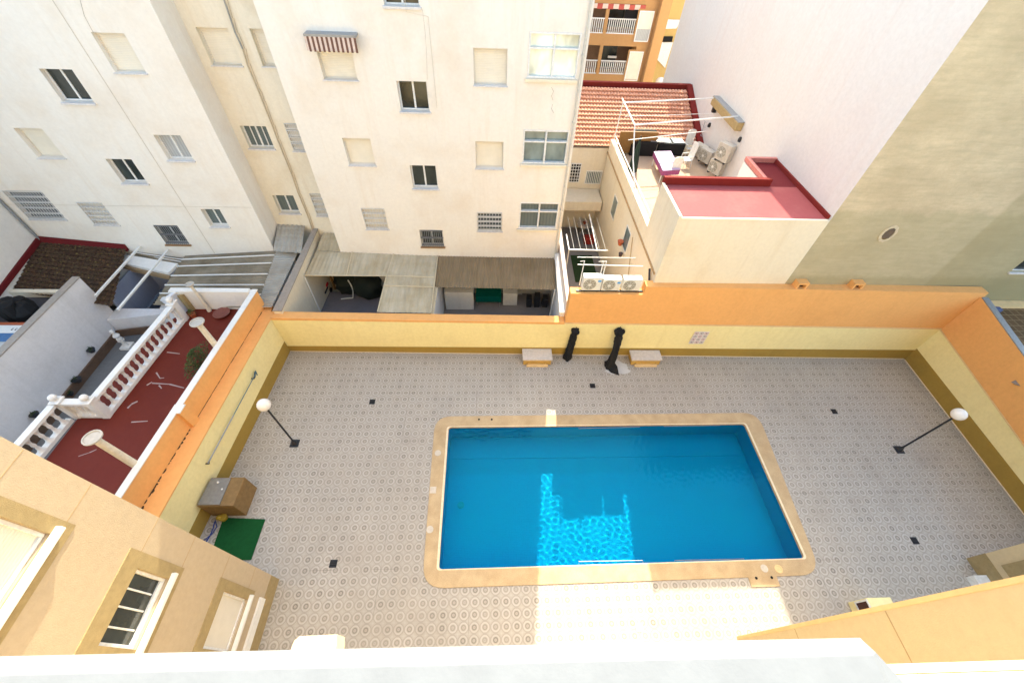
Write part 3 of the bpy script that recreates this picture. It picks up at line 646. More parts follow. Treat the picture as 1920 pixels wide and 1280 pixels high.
for i, (px, py, sz) in enumerate(((172, 657, .16), (145, 713, .18), (133, 738, .12), (66, 778, .16))):
    q = X(px, py, -18.55); tn = thing('wall_pot', q, ['dark round pot hung high on the tall white patio wall', 'small leafy pot hung on the patio wall above the skirting', 'tiny dark pot low on the patio wall near the balustrade ball', 'pot hung on the patio wall beside the lower balustrade'][i], 'flower pot', 'pots hung on the patio wall')
    MB().lathe(q, [(sz*.6, -sz*.5), (sz, sz*.4), (sz*1.05, sz*.5)], 14, DARKM).build('pot', None, tn, True)
    mb = MB()
    for k in range(26):
        a = random.uniform(0, 6.28); rr = random.uniform(0, sz); h = q+Vector((math.cos(a)*rr, math.sin(a)*rr, sz*.5+random.uniform(0, .1))); e = Vector((random.uniform(-1, 1), random.uniform(-1, 1), .4))*.06
        mb.add([h, h+e, h+e+Vector((.03, 0, .02)), h+Vector((.03, .02, 0))], [(0, 1, 2, 3)])
    mb.build('leaves', LEAF, tn)
def bush(base, rx, ry, h, n, name, label, leafmat=LEAF, size=.07, cat='plant', group=None, pot=None):
    base = Vector(base); tn = thing(name, base, label, cat, group); mb = MB(); st = MB()
    for k in range(7):
        a = random.uniform(0, 6.28); tip = base+Vector((math.cos(a)*rx*.6, math.sin(a)*ry*.6, h*random.uniform(.6, .95))); st.tube([base, (base+tip)/2+Vector((random.uniform(-.03, .03), 0, .03)), tip], .012, 5, r2=.004)
    for k in range(n):
        a = random.uniform(0, 6.28); rr = random.random()**.6; zz = random.random()
        pr = math.sin(math.pi*min(1, .15+zz*.8))
        c = base+Vector((math.cos(a)*rx*rr*pr, math.sin(a)*ry*rr*pr, h*(.12+.88*zz)))
        u = Vector((random.uniform(-1, 1), random.uniform(-1, 1), random.uniform(-.3, .8))).normalized()*size*random.uniform(.6, 1.3); v = u.cross(Vector((random.uniform(-1, 1), random.uniform(-1, 1), 1))).normalized()*size*.4
        mb.add([c-u*.5, c+v*.5, c+u*.5, c-v*.5], [(0, 1, 2, 3)])
    st.build('stem', BARK, tn); mb.build('foliage', leafmat, tn)
    if pot: MB().lathe(base, pot, 14, TERRA).build('pot', None, tn, True)
    return tn
q = Z(220, 615, 0); bush((q.x, q.y-.2, 0), .7, .35, .55, 500, 'flower_bed_plant', 'leafy green planting in the brown bed at the patio corner')
# statue on pedestal
q = Z(240, 650, 0); st = thing('statue', (q.x, q.y, 0), 'small white stone figure on pedestal in the patio', 'statue')
MB().box(q.x-.22, q.x+.22, q.y-.22, q.y+.22, 0, .12).lathe((q.x, q.y, .12), [(.12, 0), (.09, .08), (.09, .3), (.14, .36), (.14, .40)], 12).build('pedestal', WHITE, st, True)
MB().lathe((q.x, q.y, .525), [(.08, 0), (.13, .08), (.09, .2), (.15, .3), (.08, .42), (.04, .46), (.09, .52), (.10, .58), (.06, .66), (.01, .68)], 12).build('figure', WHITE, st, True)
# ================================================================== RED TERRACE
TZ = 2.23
te = thing('roof_terrace', (-12.6, 9, -.6), 'raised neighbour terrace with dark red painted floor and white far wall', 'terrace')
fl = [Z(349, 604, TZ), Z(208, 784, TZ), Z(146, 784, TZ), Z(97, 857, TZ)]
xb = fl[3].x-.05; poly = [(Dx(2)-.17, 2), (Dx(13.6)-.17, 13.62), (-14.05, 13.62), (-14.9, fl[0].y-.6), (fl[1].x-1.2, fl[1].y), (fl[2].x, fl[2].y), (xb-.15, 2)]
MB().prism(poly, -.6, TZ-.02, PATIOW).build('podium', None, te)
MB().prism(poly, TZ-.017, TZ, RED).build('floor', None, te)
MB().prism([(-14.25, 13.625), (-10.75, 13.625), (-10.75, 13.82), (-14.25, 13.82)], -.6, CZ-.002).build('back_wall', WHITE, te)
MB().prism([(-14.3, 13.60), (-10.9, 13.60), (-10.9, 13.85), (-14.3, 13.85)], CZ+.002, CZ+.05).build('cap', WHITE, te)
# return wall, slanting from the end post to the back wall
a = Z(305, 563, CZ); b = Z(220, 578, 1.9)
MB().prism([(-14.1, 13.3), (-13.98, 13.63), (-14.12, 13.63), (-14.3, 13.3)], TZ-.3, CZ).build('end_wall', PATIOW, te)
mb = MB(); mb.add([Vector((-14.32, 13.25, -.5)), Vector((-15.9, 14.4, -.5)), Vector((-15.9, 14.4, 2.0)), Vector((-14.32, 13.25, 3.2)), Vector((-14.42, 13.35, -.5)), Vector((-15.9, 14.6, -.5)), Vector((-15.9, 14.6, 2.0)), Vector((-14.42, 13.42, 3.2))], [(0, 1, 2, 3), (4, 5, 6, 7), (3, 2, 6, 7), (0, 3, 7, 4), (1, 2, 6, 5)])
mb.build('side_wall', PATIOW, te)
MB().prism([(-13.95, 13.5), (-13.85, 13.6), (-13.7, 13.6), (-13.8, 13.5)], TZ, CZ-.1).build('door_strip', OCHRE, te)
mk = MB()
for (x0, y0, x1, y1, w) in ((313, 660, 337, 663, .05), (293, 698, 300, 709, .05), (300, 709, 308, 708, .04), (275, 722, 285, 716, .06), (285, 718, 318, 720, .05), (318, 720, 345, 727, .05), (298, 722, 303, 728, .05), (239, 765, 247, 757, .07), (247, 757, 258, 752, .08), (246, 791, 277, 789, .045), (147, 855, 168, 848, .03), (168, 848, 181, 842, .04)):
    a = Z(x0, y0, TZ+.004); b = Z(x1, y1, TZ+.004); d = (b-a).normalized().cross(Vector((0, 0, 1)))*w*.55; mk.quad(a-d, b-d*.6, b+d*.6, a+d)
mk.build('scuff_mark', DASHM, te)
# balustrades
def balustrade(P, Q, z, n, label, h=.98, post=(True, True), ball=(True, True)):
    P = Vector((P[0], P[1], z)); Q = Vector((Q[0], Q[1], z)); d = (Q-P).normalized(); s = Vector((-d.y, d.x, 0)); L = (Q-P).length
    o = thing('balustrade', P, label, 'balustrade', 'white balustrades of the red terrace')
    def bar(w, z0, z1, nm, ext=0):
        pts = [P-d*ext-s*w, Q+d*ext-s*w, Q+d*ext+s*w, P-d*ext+s*w]; return MB().prism([(p.x, p.y) for p in pts], z+z0, z+z1).build(nm, WHITE, o, bevel=.012)
    bar(.11, 0, .16, 'plinth'); bar(.12, h-.12, h, 'top_rail', .05)
    prof = [(.115, 0), (.10, .06), (.065, .10), (.055, .18), (.04, .26), (.055, .34), (.058, .38), (.042, .46), (.05, .56), (.07, .63), (.10, .67), (.115, .73)]
    k = (h-.13-.12)/.73; b0 = None
    for i in range(n):
        q = P + d*(L*(i+.5)/n)
        if b0 is None: b0 = MB().lathe(q+Vector((0, 0, .13)), [(r_*1.15, zz*k) for r_, zz in prof], 10).build('baluster', WHITE, o, True); q0 = q
        else:
            c = b0.copy(); S.collection.objects.link(c); c.parent = o; c.location = q-q0
    for (w_, bl, e) in ((post[0], ball[0], P-d*.08), (post[1], ball[1], Q+d*.08)):
        if w_:
            MB().box(e.x-.13, e.x+.13, e.y-.13, e.y+.13, z-.05, z+h+.02).box(e.x-.17, e.x+.17, e.y-.17, e.y+.17, z+h+.022, z+h+.09).build('post', WHITE, o, bevel=.015)
            if bl: MB().lathe(e+Vector((0, 0, h+.092)), [(.06, 0), (.05, .03)], 12).ball(e+Vector((0, 0, h+.23)), .125).build('ball_finial', WHITE, o, True)
    return o
b1 = (fl[0].x-.13, fl[0].y+.1); b2 = (fl[1].x-.13, fl[1].y+.12); b3 = (fl[2].x-.05, fl[2].y+.12); b4 = (fl[3].x-.13, fl[3].y-.6)
balustrade(b2, b1, TZ, 15, 'long white balustrade along the upper part of the red terrace', post=(False, True))
balustrade((b3[0]+.1, b3[1]), (b2[0]-.1, b2[1]), TZ, 4, 'short white balustrade at the step in the red terrace', post=(True, True))
balustrade((fl[3].x-.4, 5.4), (b3[0]-.1, b3[1]-.2), TZ, 7, 'white balustrade at the lower left end of the red terrace', post=(False, False))
# lamp columns
def column(px, py, base, label, top_r=.25, gl=True, rr=.11, zt=None):
    tn = thing('terrace_column', base, label, 'column', 'pale columns on the red terrace'); bx, by, bz_ = base
    h = zt-bz_
    MB().lathe(base, [(rr*1.4, 0), (rr*1.4, .08), (rr*1.1, .12), (rr, .3), (rr*.85, h-.2), (rr*.95, h-.12)], 16).build('shaft', plain('column_cream', (.74, .66, .52), .7), tn, True)
    MB().lathe((bx, by, bz_+h-.12), [(rr, 0), (top_r*.8, .05), (top_r, .10), (top_r, .14), (top_r*.85, .15), (top_r*.8, .11)], 18, plain('old_opal', (.50, .46, .40), .4)).build('capital', None, tn, True)
    return tn
q = Z(394, 581, TZ); column(0, 0, (q.x, q.y-.05, TZ), 'slim pale column by the white far wall of the red terrace', .17, rr=.065, zt=3.85)
for (px, py, bx, by, lab) in ((375, 604, 401, 643, 'pale lamp column in the middle of the red terrace parapet'), (182, 820, 240, 862, 'pale lamp column at the near end of the red terrace')):
    xx = LN(bx, by, Dp(13, -.30), Dp(4, -.30)); top = None
    qx, qy = xx.x, xx.y
    w = ray(px, py); 
    # height where the vertical through (qx,qy) shows at the column top
    zt = H + w.z*(qy/w.y)
    column(0, 0, (qx, qy, TZ), lab, .25, rr=.12, zt=zt)
q = Z(367, 680, TZ); bush((q.x+.42, q.y-.25, TZ), .16, .95, 1.0, 900, 'shrub', 'green and yellow leafy shrub growing against the terrace parapet', size=.1)
q = Z(347, 597, TZ+.1); tn = bush((q.x+.25, q.y+.2, TZ), .16, .16, .45, 120, 'potted_plant', 'small green potted plant beside the balustrade end post', pot=[(.09, 0), (.13, .18), (.14, .2)])
q = Z(420, 585, TZ); mb = MB(); mb.lathe((q.x, q.y-.15, TZ), [(.12, .0), (.35, .1), (.36, .12), (.33, .1), (.1, .03)], 20); tag(mb.build('shallow_bowl', plain('bowl_tan', (.22, .07, .05)), smooth=True), 'shallow brown bowl on the red terrace floor', 'bowl')
# ================================================================== CORRUGATED ROOFS / WELL ON THE LEFT
cr = thing('corrugated_roof', (-13, 15.5, -1.8), 'large weathered corrugated lean-to roof with pale strips beside the red terrace', 'roof')
g1 = Z(275, 590, 2.35); g0 = Vector((-16.15, YA-.02, 2.15)); g2 = Vector((-10.75, YA-.02, 2.75)); g3 = Vector((-10.1, 13.4, 2.45))
a = Vector((-15.7, 13.86, 2.25))
mb = MB(); wavy(mb, a, g0, Vector((-11.3, YA-.02, 2.55)), Vector((-10.85, 13.5, 2.45)), 24, .03, nv=3); mb.build('sheet', CORR, cr)
mb = MB()
for v in (.2, .36, .55, .75, .9):
    p = bil(a, g0, Vector((-11.3, YA-.02, 2.55)), Vector((-10.85, 13.5, 2.45)), v, 0); q = bil(a, g0, Vector((-11.3, YA-.02, 2.55)), Vector((-10.85, 13.5, 2.45)), v, 1)
    mb.tube([p+Vector((0, 0, .05)), q+Vector((0, 0, .05))], .035, 6)
mb.build('pale_strip', WHITE, cr)
mb = MB(); wavy(mb, Vector((-10.85, 13.5, 2.47)), Vector((-11.3, YA-.03, 2.58)), Vector((-10.15, YA-.03, 2.6)), Vector((-10.15, 13.5, 2.5)), 24, .03, nv=2); mb.build('pale_sheet', CORRL, cr)
MB().prism([(-15.6, 13.9), (-10.2, 13.9), (-10.2, YA-.1), (-15.9, YA-.1)], -1.8, 2.0).build('store_wall', PATIOW, cr)
cs = MB(); a = Y(515, 470, YA-.02); 
wavy(cs, Z(512, 470, 2.9), Z(565, 475, 2.9), Vector((-10.0, YR-.02, 3.25)), Vector((-11.38, YR-.02, 3.3)), 6, .03, nv=2)
o = cs.build('small_canopy', CORRL); tag(o, 'small grey corrugated canopy at the foot of the recessed facade', 'canopy')
dw = thing('divider_wall', (-9.9, 15, -1.8), 'cream wall between the corrugated roof and the first patio', 'wall')
p0 = Z(590, 447, 3.0); p1 = Z(520, 587, 2.45)
MB().prism([(-9.62, 13.22), (-9.42, YR-.02), (-9.62, YR-.02), (-9.98, 13.22)], -.6, lambda p: 2.5+(p[1]-13)*.09).build('wall', CREAM, dw)
MB().prism([(-9.6, 13.2), (-9.38, YR-.01), (-9.66, YR-.01), (-10.0, 13.2)], lambda p: 2.503+(p[1]-13)*.09, lambda p: 2.55+(p[1]-13)*.09).build('cap', plain('old_cap', (.35, .3, .25), .8), dw)
# blue well with white beams
tag(MB().box(-18.58, -16.0, 14.85, 17.5, -.9, -.6).build('well_floor', plain('well_dark', (.03, .04, .07), .7)), kind='structure')
wl = thing('light_well', (-17.5, 16, -.6), 'blue-grey walled yard under two white beams', 'yard')
MB().box(-16.0, -15.9, 14.85, 17.5, -.6, 1.7).box(-18.68, -18.56, 14.85, 17.5, -.6, 1.9).box(-18.56, -16.0, 17.45, 17.55, -.6, 1.9).build('wall', BLUEW, wl)
MB().box(-17.6, -17.45, 15.0, 16.5, -.59, .8).build('door', plain('well_door', (.08, .10, .13)), wl)
mb = MB()
for k in range(9): mb.ball((-16.5+random.uniform(-.4, .4), 15.5+random.uniform(-.5, .5), .1+random.uniform(-.3, .3)), .22, n=6)
tag(mb.build('laundry_pile', plain('blue_laundry', (.22, .24, .38), .8)), 'heap of blue and grey laundry in the blue-grey yard', 'laundry')
for (a, b, lab) in (((263, 464), (180, 556), 'left of the two long white roof beams over the blue-grey yard'), ((316, 470), (222, 582), 'right of the two long white roof beams over the blue-grey yard')):
    p = Y(*a, YA-.03); q = Z(*b, 2.45); d = Vector((.045, 0, 0)); mb = MB()
    mb.hexa([q-d, q+d, p+d, p-d, q-d+Vector((0, 0, .08)), q+d+Vector((0, 0, .08)), p+d+Vector((0, 0, .08)), p-d+Vector((0, 0, .08))])
    tag(mb.build('roof_beam', WHITE), lab, 'beam', 'white roof beams')
pr = [Z(224, 476, 2.15), Z(338, 496, 2.15), Z(318, 516, 2.05), Z(210, 492, 2.05)]
lc = thing('lean_to_canopy', pr[0], 'small lean-to canopy with a white gutter board below the facade', 'canopy')
MB().slab([Y(240, 466, YA-.04)-Vector((0, 0, .15)), Y(343, 480, YA-.04)-Vector((0, 0, .15)), pr[1], pr[0]], .05).build('sheet', CORR, lc)
mb = MB(); u = Vector((0, 0, .05)); mb.hexa([pr[3], pr[2], pr[1]+Vector((0, -.1, 0)), pr[0]+Vector((0, -.1, 0)), pr[3]+u*3, pr[2]+u*3, pr[1]+u*3+Vector((0, -.1, 0)), pr[0]+u*3+Vector((0, -.1, 0))]); mb.build('gutter_board', WHITE, lc)
mb = MB(); mb.hexa([pr[3]-Vector((0, .1, .25)), pr[2]-Vector((0, .1, .25)), pr[2]+Vector((0, .1, -.25)), pr[3]+Vector((0, .1, -.25)), pr[3]-Vector((0, .1, .02)), pr[2]-Vector((0, .1, .02)), pr[2]+Vector((0, .1, -.02)), pr[3]+Vector((0, .1, -.02))]); mb.build('tile_edge', plain('tan_tiles', (.35, .24, .13)), lc)
for k in (.35, .7):
    p = bil(pr[0], pr[1], Y(343, 480, YA-.04)-Vector((0, 0, .15)), Y(240, 466, YA-.04)-Vector((0, 0, .15)), 0, k); q = bil(pr[0], pr[1], Y(343, 480, YA-.04)-Vector((0, 0, .15)), Y(240, 466, YA-.04)-Vector((0, 0, .15)), 1, k); MB().tube([p+u*.8, q+u*.8], .03, 6).build('batten', WHITE, lc)
# ================================================================== PATIO 1 AND 2 BEHIND THE YELLOW WALL
FZ = -.3
t1 = tag(MB().box(-9.6, -2.95, 13.2, 17.58, FZ-.3, FZ).build('patio_floor', stucco('violet_patio', (.21, .19, .20), (.13, .115, .11), .7, streak=False)), kind='structure')
t1 = tag(MB().box(-2.9, 3.2, 13.2, 17.58, FZ-.3, FZ).build('patio_floor', PATIOF), kind='structure')
fr_ = thing('fibreglass_roof', (-6.5, 15.5, FZ), 'translucent tan fibreglass patio roof stained brown, L shaped', 'roof')
def pan(pts, nm, mat, nu, par=fr_, amp=.012): mb = MB(); wavy(mb, pts[0], pts[1], pts[2], pts[3], nu, amp, nv=3); return mb.build(nm, mat, par)
f00 = Z(570, 517, 2.28); f10 = Z(725, 518, 2.28); f11 = Y(738, 477, YA-.02); f01 = Y(640, 475, YA-.02)
fa = Vector((XA0-.02, YA, f01.z)); fb = Vector((-9.35, YR-.03, 2.9))
pan([f00, Z(650, 517.5, 2.28), Vector((XA0+.6, YA-.02, 2.5)), Vector((-9.3, YA+.0, 2.55))], 'panel', FIB, 10)
pan([Vector((-9.3, YA+.01, 2.56)), Vector((XA0-.02, YA+.01, 2.53)), Vector((XA0-.02, YR-.02, 2.8)), Vector((-9.2, YR-.02, 2.82))], 'panel', FIB, 6)
pan([Z(650.5, 517.5, 2.28), f10, Y(738, 477, YA-.02), Vector((XA0+.61, YA-.02, 2.5))], 'panel', FIB, 10)
h0 = Z(708, 585, 2.28); h1 = Z(808, 587, 2.28); h2 = Z(815, 539, 2.30); h3 = Z(721, 536, 2.30); h4 = Y(821, 480, YA-.02); 
pan([h0, h1, h2, h3], 'panel', FIB, 10); pan([h3+Vector((0, .02, .02)), h2+Vector((0, .02, .02)), h4, Y(736, 477, YA-.02)+Vector((.03, 0, 0))], 'panel', FIB, 10)
mb = MB()
for a, b in ((f00, f10), (h0, f10), (f10, Y(738, 477, YA-.02)), (h3, h2), (h1, h4), (bil(h3, h2, h4, f11, 0, .3), bil(h3, h2, h4, f11, 1, .3)), (Z(650, 517, 2.28), Vector((XA0+.6, YA-.02, 2.5)))):
    mb.tube([a+Vector((0, 0, .03)), b+Vector((0, 0, .03))], .03, 6)
mb.build('rail', plain('rail_cream', (.62, .53, .36), .7), fr_)
MB().tube([f00-Vector((0, 0, .02)), Vector((f00.x, f00.y, FZ))], .04, 8).tube([f10-Vector((0, 0, .02)), Vector((f10.x, f10.y, FZ))], .04, 8).build('post', WHITE, fr_)
bc = thing('corrugated_roof', (0, 16, FZ), 'brown ribbed metal patio roof below the white facade', 'roof')
k0 = Z(815, 538, 2.22); k1 = Z(1041, 543, 2.22); k2 = Y(1041, 484, YA-.02); k3 = Y(823, 480, YA-.02)
mb = MB(); wavy(mb, k0, k1, k2, k3, 40, .018, nv=2); mb.build('sheet', FIBR, bc)
MB().tube([k0, Vector((k0.x+.1, k0.y, FZ))], .035, 8).tube([k1, Vector((k1.x-.1, k1.y, FZ))], .035, 8).build('post', WHITE, bc)
d2 = thing('divider_wall', (-2.9, 15.3, FZ), 'thin pale wall between the two covered patios', 'wall')
MB().prism([(-2.98, 13.2), (-2.85, 13.2), (-2.80, 17.58), (-2.93, 17.58)], FZ, 2.15).build('wall', PATIOW, d2)
MB().prism([(-2.99, 13.19), (-2.84, 13.19), (-2.79, 17.57), (-2.94, 17.57)], 2.153, 2.19).build('cap', plain('rail_cream', (.62, .53, .36)), d2)
# right patio wall
d3 = thing('divider_wall', (3.3, 15, FZ), 'thick pinkish wall between the brown patio roof and the alley', 'wall')
MB().prism([(3.05, 13.16), (3.26, 13.16), (3.44, 17.58), (3.24, 17.58)], FZ, 2.6).build('wall', PATIOW, d3)
MB().prism([(3.28, 12.95), (3.46, 13.18), (3.66, 19.5), (3.46, 19.5)], FZ, 3.15).build('alley_wall', plain('pink_wall', (.60, .49, .43), .85), d3)
MB().prism([(3.02, 13.14), (3.29, 13.14), (3.45, 17.57), (3.2, 17.57)], 2.603, 2.64).build('cap', WHITE, d3)
# patio clutter
wb = MB(); a = Z(830, 576, FZ); tag(MB().box(-2.7, -1.15, 16.2, 16.9, FZ, 1.0).build('white_cabinet', WHITE, bevel=.02), 'plain white cabinet standing under the brown patio roof', 'cabinet')
tb = thing('green_topped_table', (.35, 16.9, FZ), 'table with a deep green cloth under the brown patio roof', 'table')
g = [Y(892, 541, 15.9), Y(940, 541, 15.9)]; xg0 = Z(892, 556, .55).x; xg1 = Z(940, 556, .55).x; yg = Z(915, 556, .55).y
MB().box(xg0, xg1, yg, yg+.9, .50, .55).box(xg0, xg1, yg-.02, yg-.004, .15, .56).build('cloth', GREENC, tb)
for sx in (xg0+.08, xg1-.08):
    for sy in (yg+.08, yg+.8): MB().tube([(sx, sy, FZ), (sx, sy, .5)], .025, 6).build('leg', GREY, tb)
tag(MB().box(xg1+.1, xg1+.9, yg+.2, yg+.7, FZ, .6).build('white_cupboard', WHITE, bevel=.02), 'low white cupboard right of the green-clothed table', 'cupboard')
q0 = Z(971, 552, FZ); mb = MB()
frame(mb, FY(q0.y), q0.x-.15, q0.x+.25, FZ, .75, .04, 0, .3); mb.fbox(FY(q0.y), q0.x-.11, q0.x+.21, .2, .24, 0, .3); o = mb.build('small_rack', WHITE); tag(o, 'small white rack with brown contents in the covered patio', 'rack')
mb = MB()
for i in range(3): mb.box(1.8+i*.45, 2.1+i*.45, 16.4, 16.8, FZ, .35+.2*(i % 2)); 
tag(mb.build('dark_boxes', DARKM, bevel=.03), 'dark boxes in deep shade under the brown patio roof', 'boxes')
def blob(name, c, s, mat, label, cat, n=7, seed=1, par=None):
    random.seed(seed); mb = MB(); N = 12; vs = []; fs = []; M_ = 8
    for i in range(M_+1):
        for k in range(N):
            t_ = 2*math.pi*k/N; ph = math.pi*i/M_; w = 1+random.uniform(-.16, .16)
            vs.append(Vector((c[0]+s[0]*math.sin(ph)**.5*math.cos(t_)*w if 0 < i < M_ else c[0], c[1]+s[1]*math.sin(ph)**.5*math.sin(t_)*w if 0 < i < M_ else c[1], c[2]+s[2]*(1-math.cos(ph))/2*(1+random.uniform(-.06, .06)))))
    for i in range(M_):
        for k in range(N): fs.append((i*N+k, i*N+(k+1) % N, (i+1)*N+(k+1) % N, (i+1)*N+k))
    mb.add(vs, fs); o = mb.build(name, mat, par, True)
    return tag(o, label, cat) if label else o
q = Z(655, 556, FZ); blob('covered_furniture', (q.x, q.y+.5, FZ), (.8, .6, 1.3), plain('dark_green_cover', (.012, .018, .013), .85), 'dark green covered garden furniture, left of the two under the patio roof', 'covered furniture', seed=4)['group'] = 'covered furniture'
q = Z(683, 562, FZ); blob('covered_furniture', (q.x+.25, q.y+.4, FZ), (.85, .65, 1.35), plain('dark_green_cover', (.012, .018, .013), .85), 'dark green covered garden furniture, right of the two under the patio roof', 'covered furniture', seed=9)['group'] = 'covered furniture'
q = Z(664, 558, FZ+.02); mb = MB(); pts = [q+Vector((.1*math.sin(k*.7), -.05*k*.3, 1.3-1.25*min(1, k/5)))+Vector((max(0, k-5)*-.13, 0, 0)) for k in range(12)]
mb.tube(pts, .035, 7); tag(mb.build('hose', PVC, smooth=True), 'thick white hose hanging between the covered furniture', 'hose')
q = Z(613, 552, FZ); kt = thing('toy_tricycle', q, 'red and dark toy tricycle by the patio wall', 'tricycle')
MB().box(q.x-.12, q.x+.12, q.y-.3, q.y+.25, FZ+.3, FZ+.42).build('frame', plain('toy_dark', (.03, .03, .03)), kt, bevel=.04); MB().box(q.x-.16, q.x+.16, q.y+.1, q.y+.4, FZ+.46, FZ+.62).build('seat', plain('toy_red', (.45, .015, .02)), kt, bevel=.05)
for (dx, dy, r_) in ((-.2, .25, .14), (.2, .25, .14), (0, -.35, .2)): MB().tube([(q.x+dx-.03, q.y+dy, FZ+r_), (q.x+dx+.03, q.y+dy, FZ+r_)], r_, 14).build('wheel', BLACK, kt)
for i, (dx, hgt) in enumerate(((.0, 1.5), (.18, 1.35))):
    q = Z(625, 548, FZ); tag(MB().box(q.x+dx, q.x+dx+.1, q.y+.25, q.y+.3, FZ, FZ+hgt).build('timber_plank', WOODB), ['taller brown plank leaning beside the tricycle', 'shorter brown plank next to the covered furniture'][i], 'plank', 'leaning planks')
# ================================================================== TALL GABLE BUILDING
gb = thing('tall_building', (22, 22, -1.8), 'tall blank building with pinkish white side wall and raw concrete face', 'building')
XG = 12.55; YG = 13.0; GZ = 16.3
MB().quad((XG, YG, -1.8), (XG, 34.3, -1.8), (XG, 34.3, GZ), (XG, YG, GZ)).quad((XG, 34.3, -1.8), (32, 34.3, -1.8), (32, 34.3, GZ), (XG, 34.3, GZ)).quad((XG, YG, GZ), (32, YG, GZ), (32, 34.3, GZ), (XG, 34.3, GZ)).build('side_wall', GABLE, gb)
hw = hole(1872, 470, 2010, 512, YG); hw = (22.05, 23.6, 5.42, 6.9)
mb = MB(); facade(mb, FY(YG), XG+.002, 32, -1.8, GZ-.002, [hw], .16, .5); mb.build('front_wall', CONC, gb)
window(gb, FY(YG), hw, 'slide', None, 0)
# oval opening
oc = Y(1665, 438, YG); mb = MB(); N = 22; vs = []
for rr in ((.40, .60), (.27, .42)):
    for k in range(N): a = 2*math.pi*k/N; j = 1+.05*math.sin(k*2.7); vs.append((oc.x+rr[0]*math.cos(a)*j*.75, YG-.03, oc.z+rr[1]*math.sin(a)*j*.62))
for rr in ((.40, .60), (.27, .42)):
    for k in range(N): a = 2*math.pi*k/N; vs.append((oc.x+rr[0]*math.cos(a)*.75, YG-.002, oc.z+rr[1]*math.sin(a)*.62))
fs = [(k, (k+1) % N, N+(k+1) % N, N+k) for k in range(N)] + [(k, (k+1) % N, 2*N+(k+1) % N, 2*N+k) for k in range(N)]
mb.add(vs, fs); vo = mb.build('oval_vent', plain('vent_plaster', (.62, .52, .36)), gb)
MB().add([(oc.x+.2*math.cos(2*math.pi*k/N), YG-.006, oc.z+.27*math.sin(2*math.pi*k/N)) for k in range(N)], [tuple(range(N))]).build('opening', BROWNS, vo)
mb = MB()
for k in range(-3, 4): mb.box(oc.x+k*.05-.008, oc.x+k*.05+.008, YG-.02, YG-.01, oc.z-.2, oc.z+.25)
mb.build('vent_bar', plain('vent_bar', (.16, .15, .15), .6), vo)
# ================================================================== TERRACE BLOCK
tc = thing('terrace_house', (9.6, 18, -1.8), 'cream house with faded red flat roof and a sunny roof terrace behind', 'house')
XT = 6.78; TFZ = 5.0; KY = 15.45
mb = MB(); mb.box(XT, XG-.003, 13.0, KY, -1.8, 7.70); mb.build('front_block', CREAM, tc)
MB().box(XT+.002, XG-.005, KY, 24.3, -1.8, TFZ-.01).build('base_wall', CREAM, tc)
MB().prism([(XT+.1, 13.1), (XG-.01, 13.1), (XG-.01, KY-.02), (XT+.1, KY-.02)], 7.703, 7.74).build('roof', PINK, tc)
XS = 11.15
mb = MB(); mb.prism([(XT+.05, KY-.02), (XS+.15, KY-.02), (XS+.15, KY+.14), (XT+.05, KY+.14)], 7.3, 8.05); mb.build('back_kerb', REDK, tc)
MB().prism([(XT-.005, 13.0), (XT+.1, 13.0), (XT+.1, KY-.03), (XT-.005, KY-.03)], 7.703, 7.84).prism([(XT+.1, 12.99), (XG-.01, 12.99), (XG-.01, 13.08), (XT+.1, 13.08)], 7.703, 7.76).build('roof_edge', CREAM, tc)
# extension of the roof beside the gable wall
MB().box(XS+.01, XG-.003, KY+.15, 17.69, TFZ, 7.70).build('stair_block', WHITE, tc)
MB().prism([(XS+.15, KY-.02), (XG-.01, KY-.02), (XG-.01, 17.55), (XS+.15, 17.55)], 7.703, 7.738).build('stair_roof', stucco('shade_tinted_red_roof', (.15, .013, .018), (.20, .03, .03), .4, streak=False), tc)  # red darkened to carry the gable wall's shade in the roof colour
MB().prism([(XS+.0, KY+.16), (XS+.15, KY+.16), (XS+.15, 17.7), (XS, 17.7)], 7.74, 7.93).prism([(XS+.15, 17.55), (XG-.005, 17.55), (XG-.005, 17.7), (XS+.15, 17.7)], 7.74, 7.93).build('stair_kerb', plain('pink_kerb', (.55, .2, .17), .8), tc)
MB().prism([(XG-.09, 13.1), (XG-.004, 13.1), (XG-.004, 17.54), (XG-.09, 17.54)], 7.742, 7.9).build('flashing', REDK, tc)
MB().box(XT+.25, XG-.003, KY+.003, 24.3, TFZ-.008, TFZ).build('terrace_floor', TERR, tc)
mb = MB(); mb.prism([(XT, KY+.002), (XT+.25, KY+.002), (XT+.25, 24.3), (XT, 24.3)], TFZ-.01, 5.75); mb.build('parapet', CREAM, tc, bevel=.02)
MB().prism([(XT-.05, KY-2.3), (XT-.002, KY-2.3), (XT-.002, 24.3), (XT-.05, 24.3)], 4.93, 5.02).build('string_course', plain('brown_course', (.42, .27, .13)), tc)
MB().box(XT+.25, XG-.01, 24.15, 24.3, TFZ, 5.55).build('back_parapet', CREAM, tc)
for (p0, p1) in (((1140, 355), (1150, 415)), ((1157, 430), (1173, 475))):
    a = X(p0[0], p0[1], XT); b = X(p1[0], p1[1], XT); F = FXm(XT); y0, y1_ = sorted((a.y, b.y)); z0, z1_ = sorted((a.z, b.z))
    mb = MB(); frame(mb, F, y0, y0+.9, z0, z0+1.2, .05, -.02, .02); w_ = mb.build('window', ALU, tc); MB().fbox(F, y0+.05, y0+.85, z0+.05, z0+1.15, -.008, .015).build('pane', GLASSL, w_)
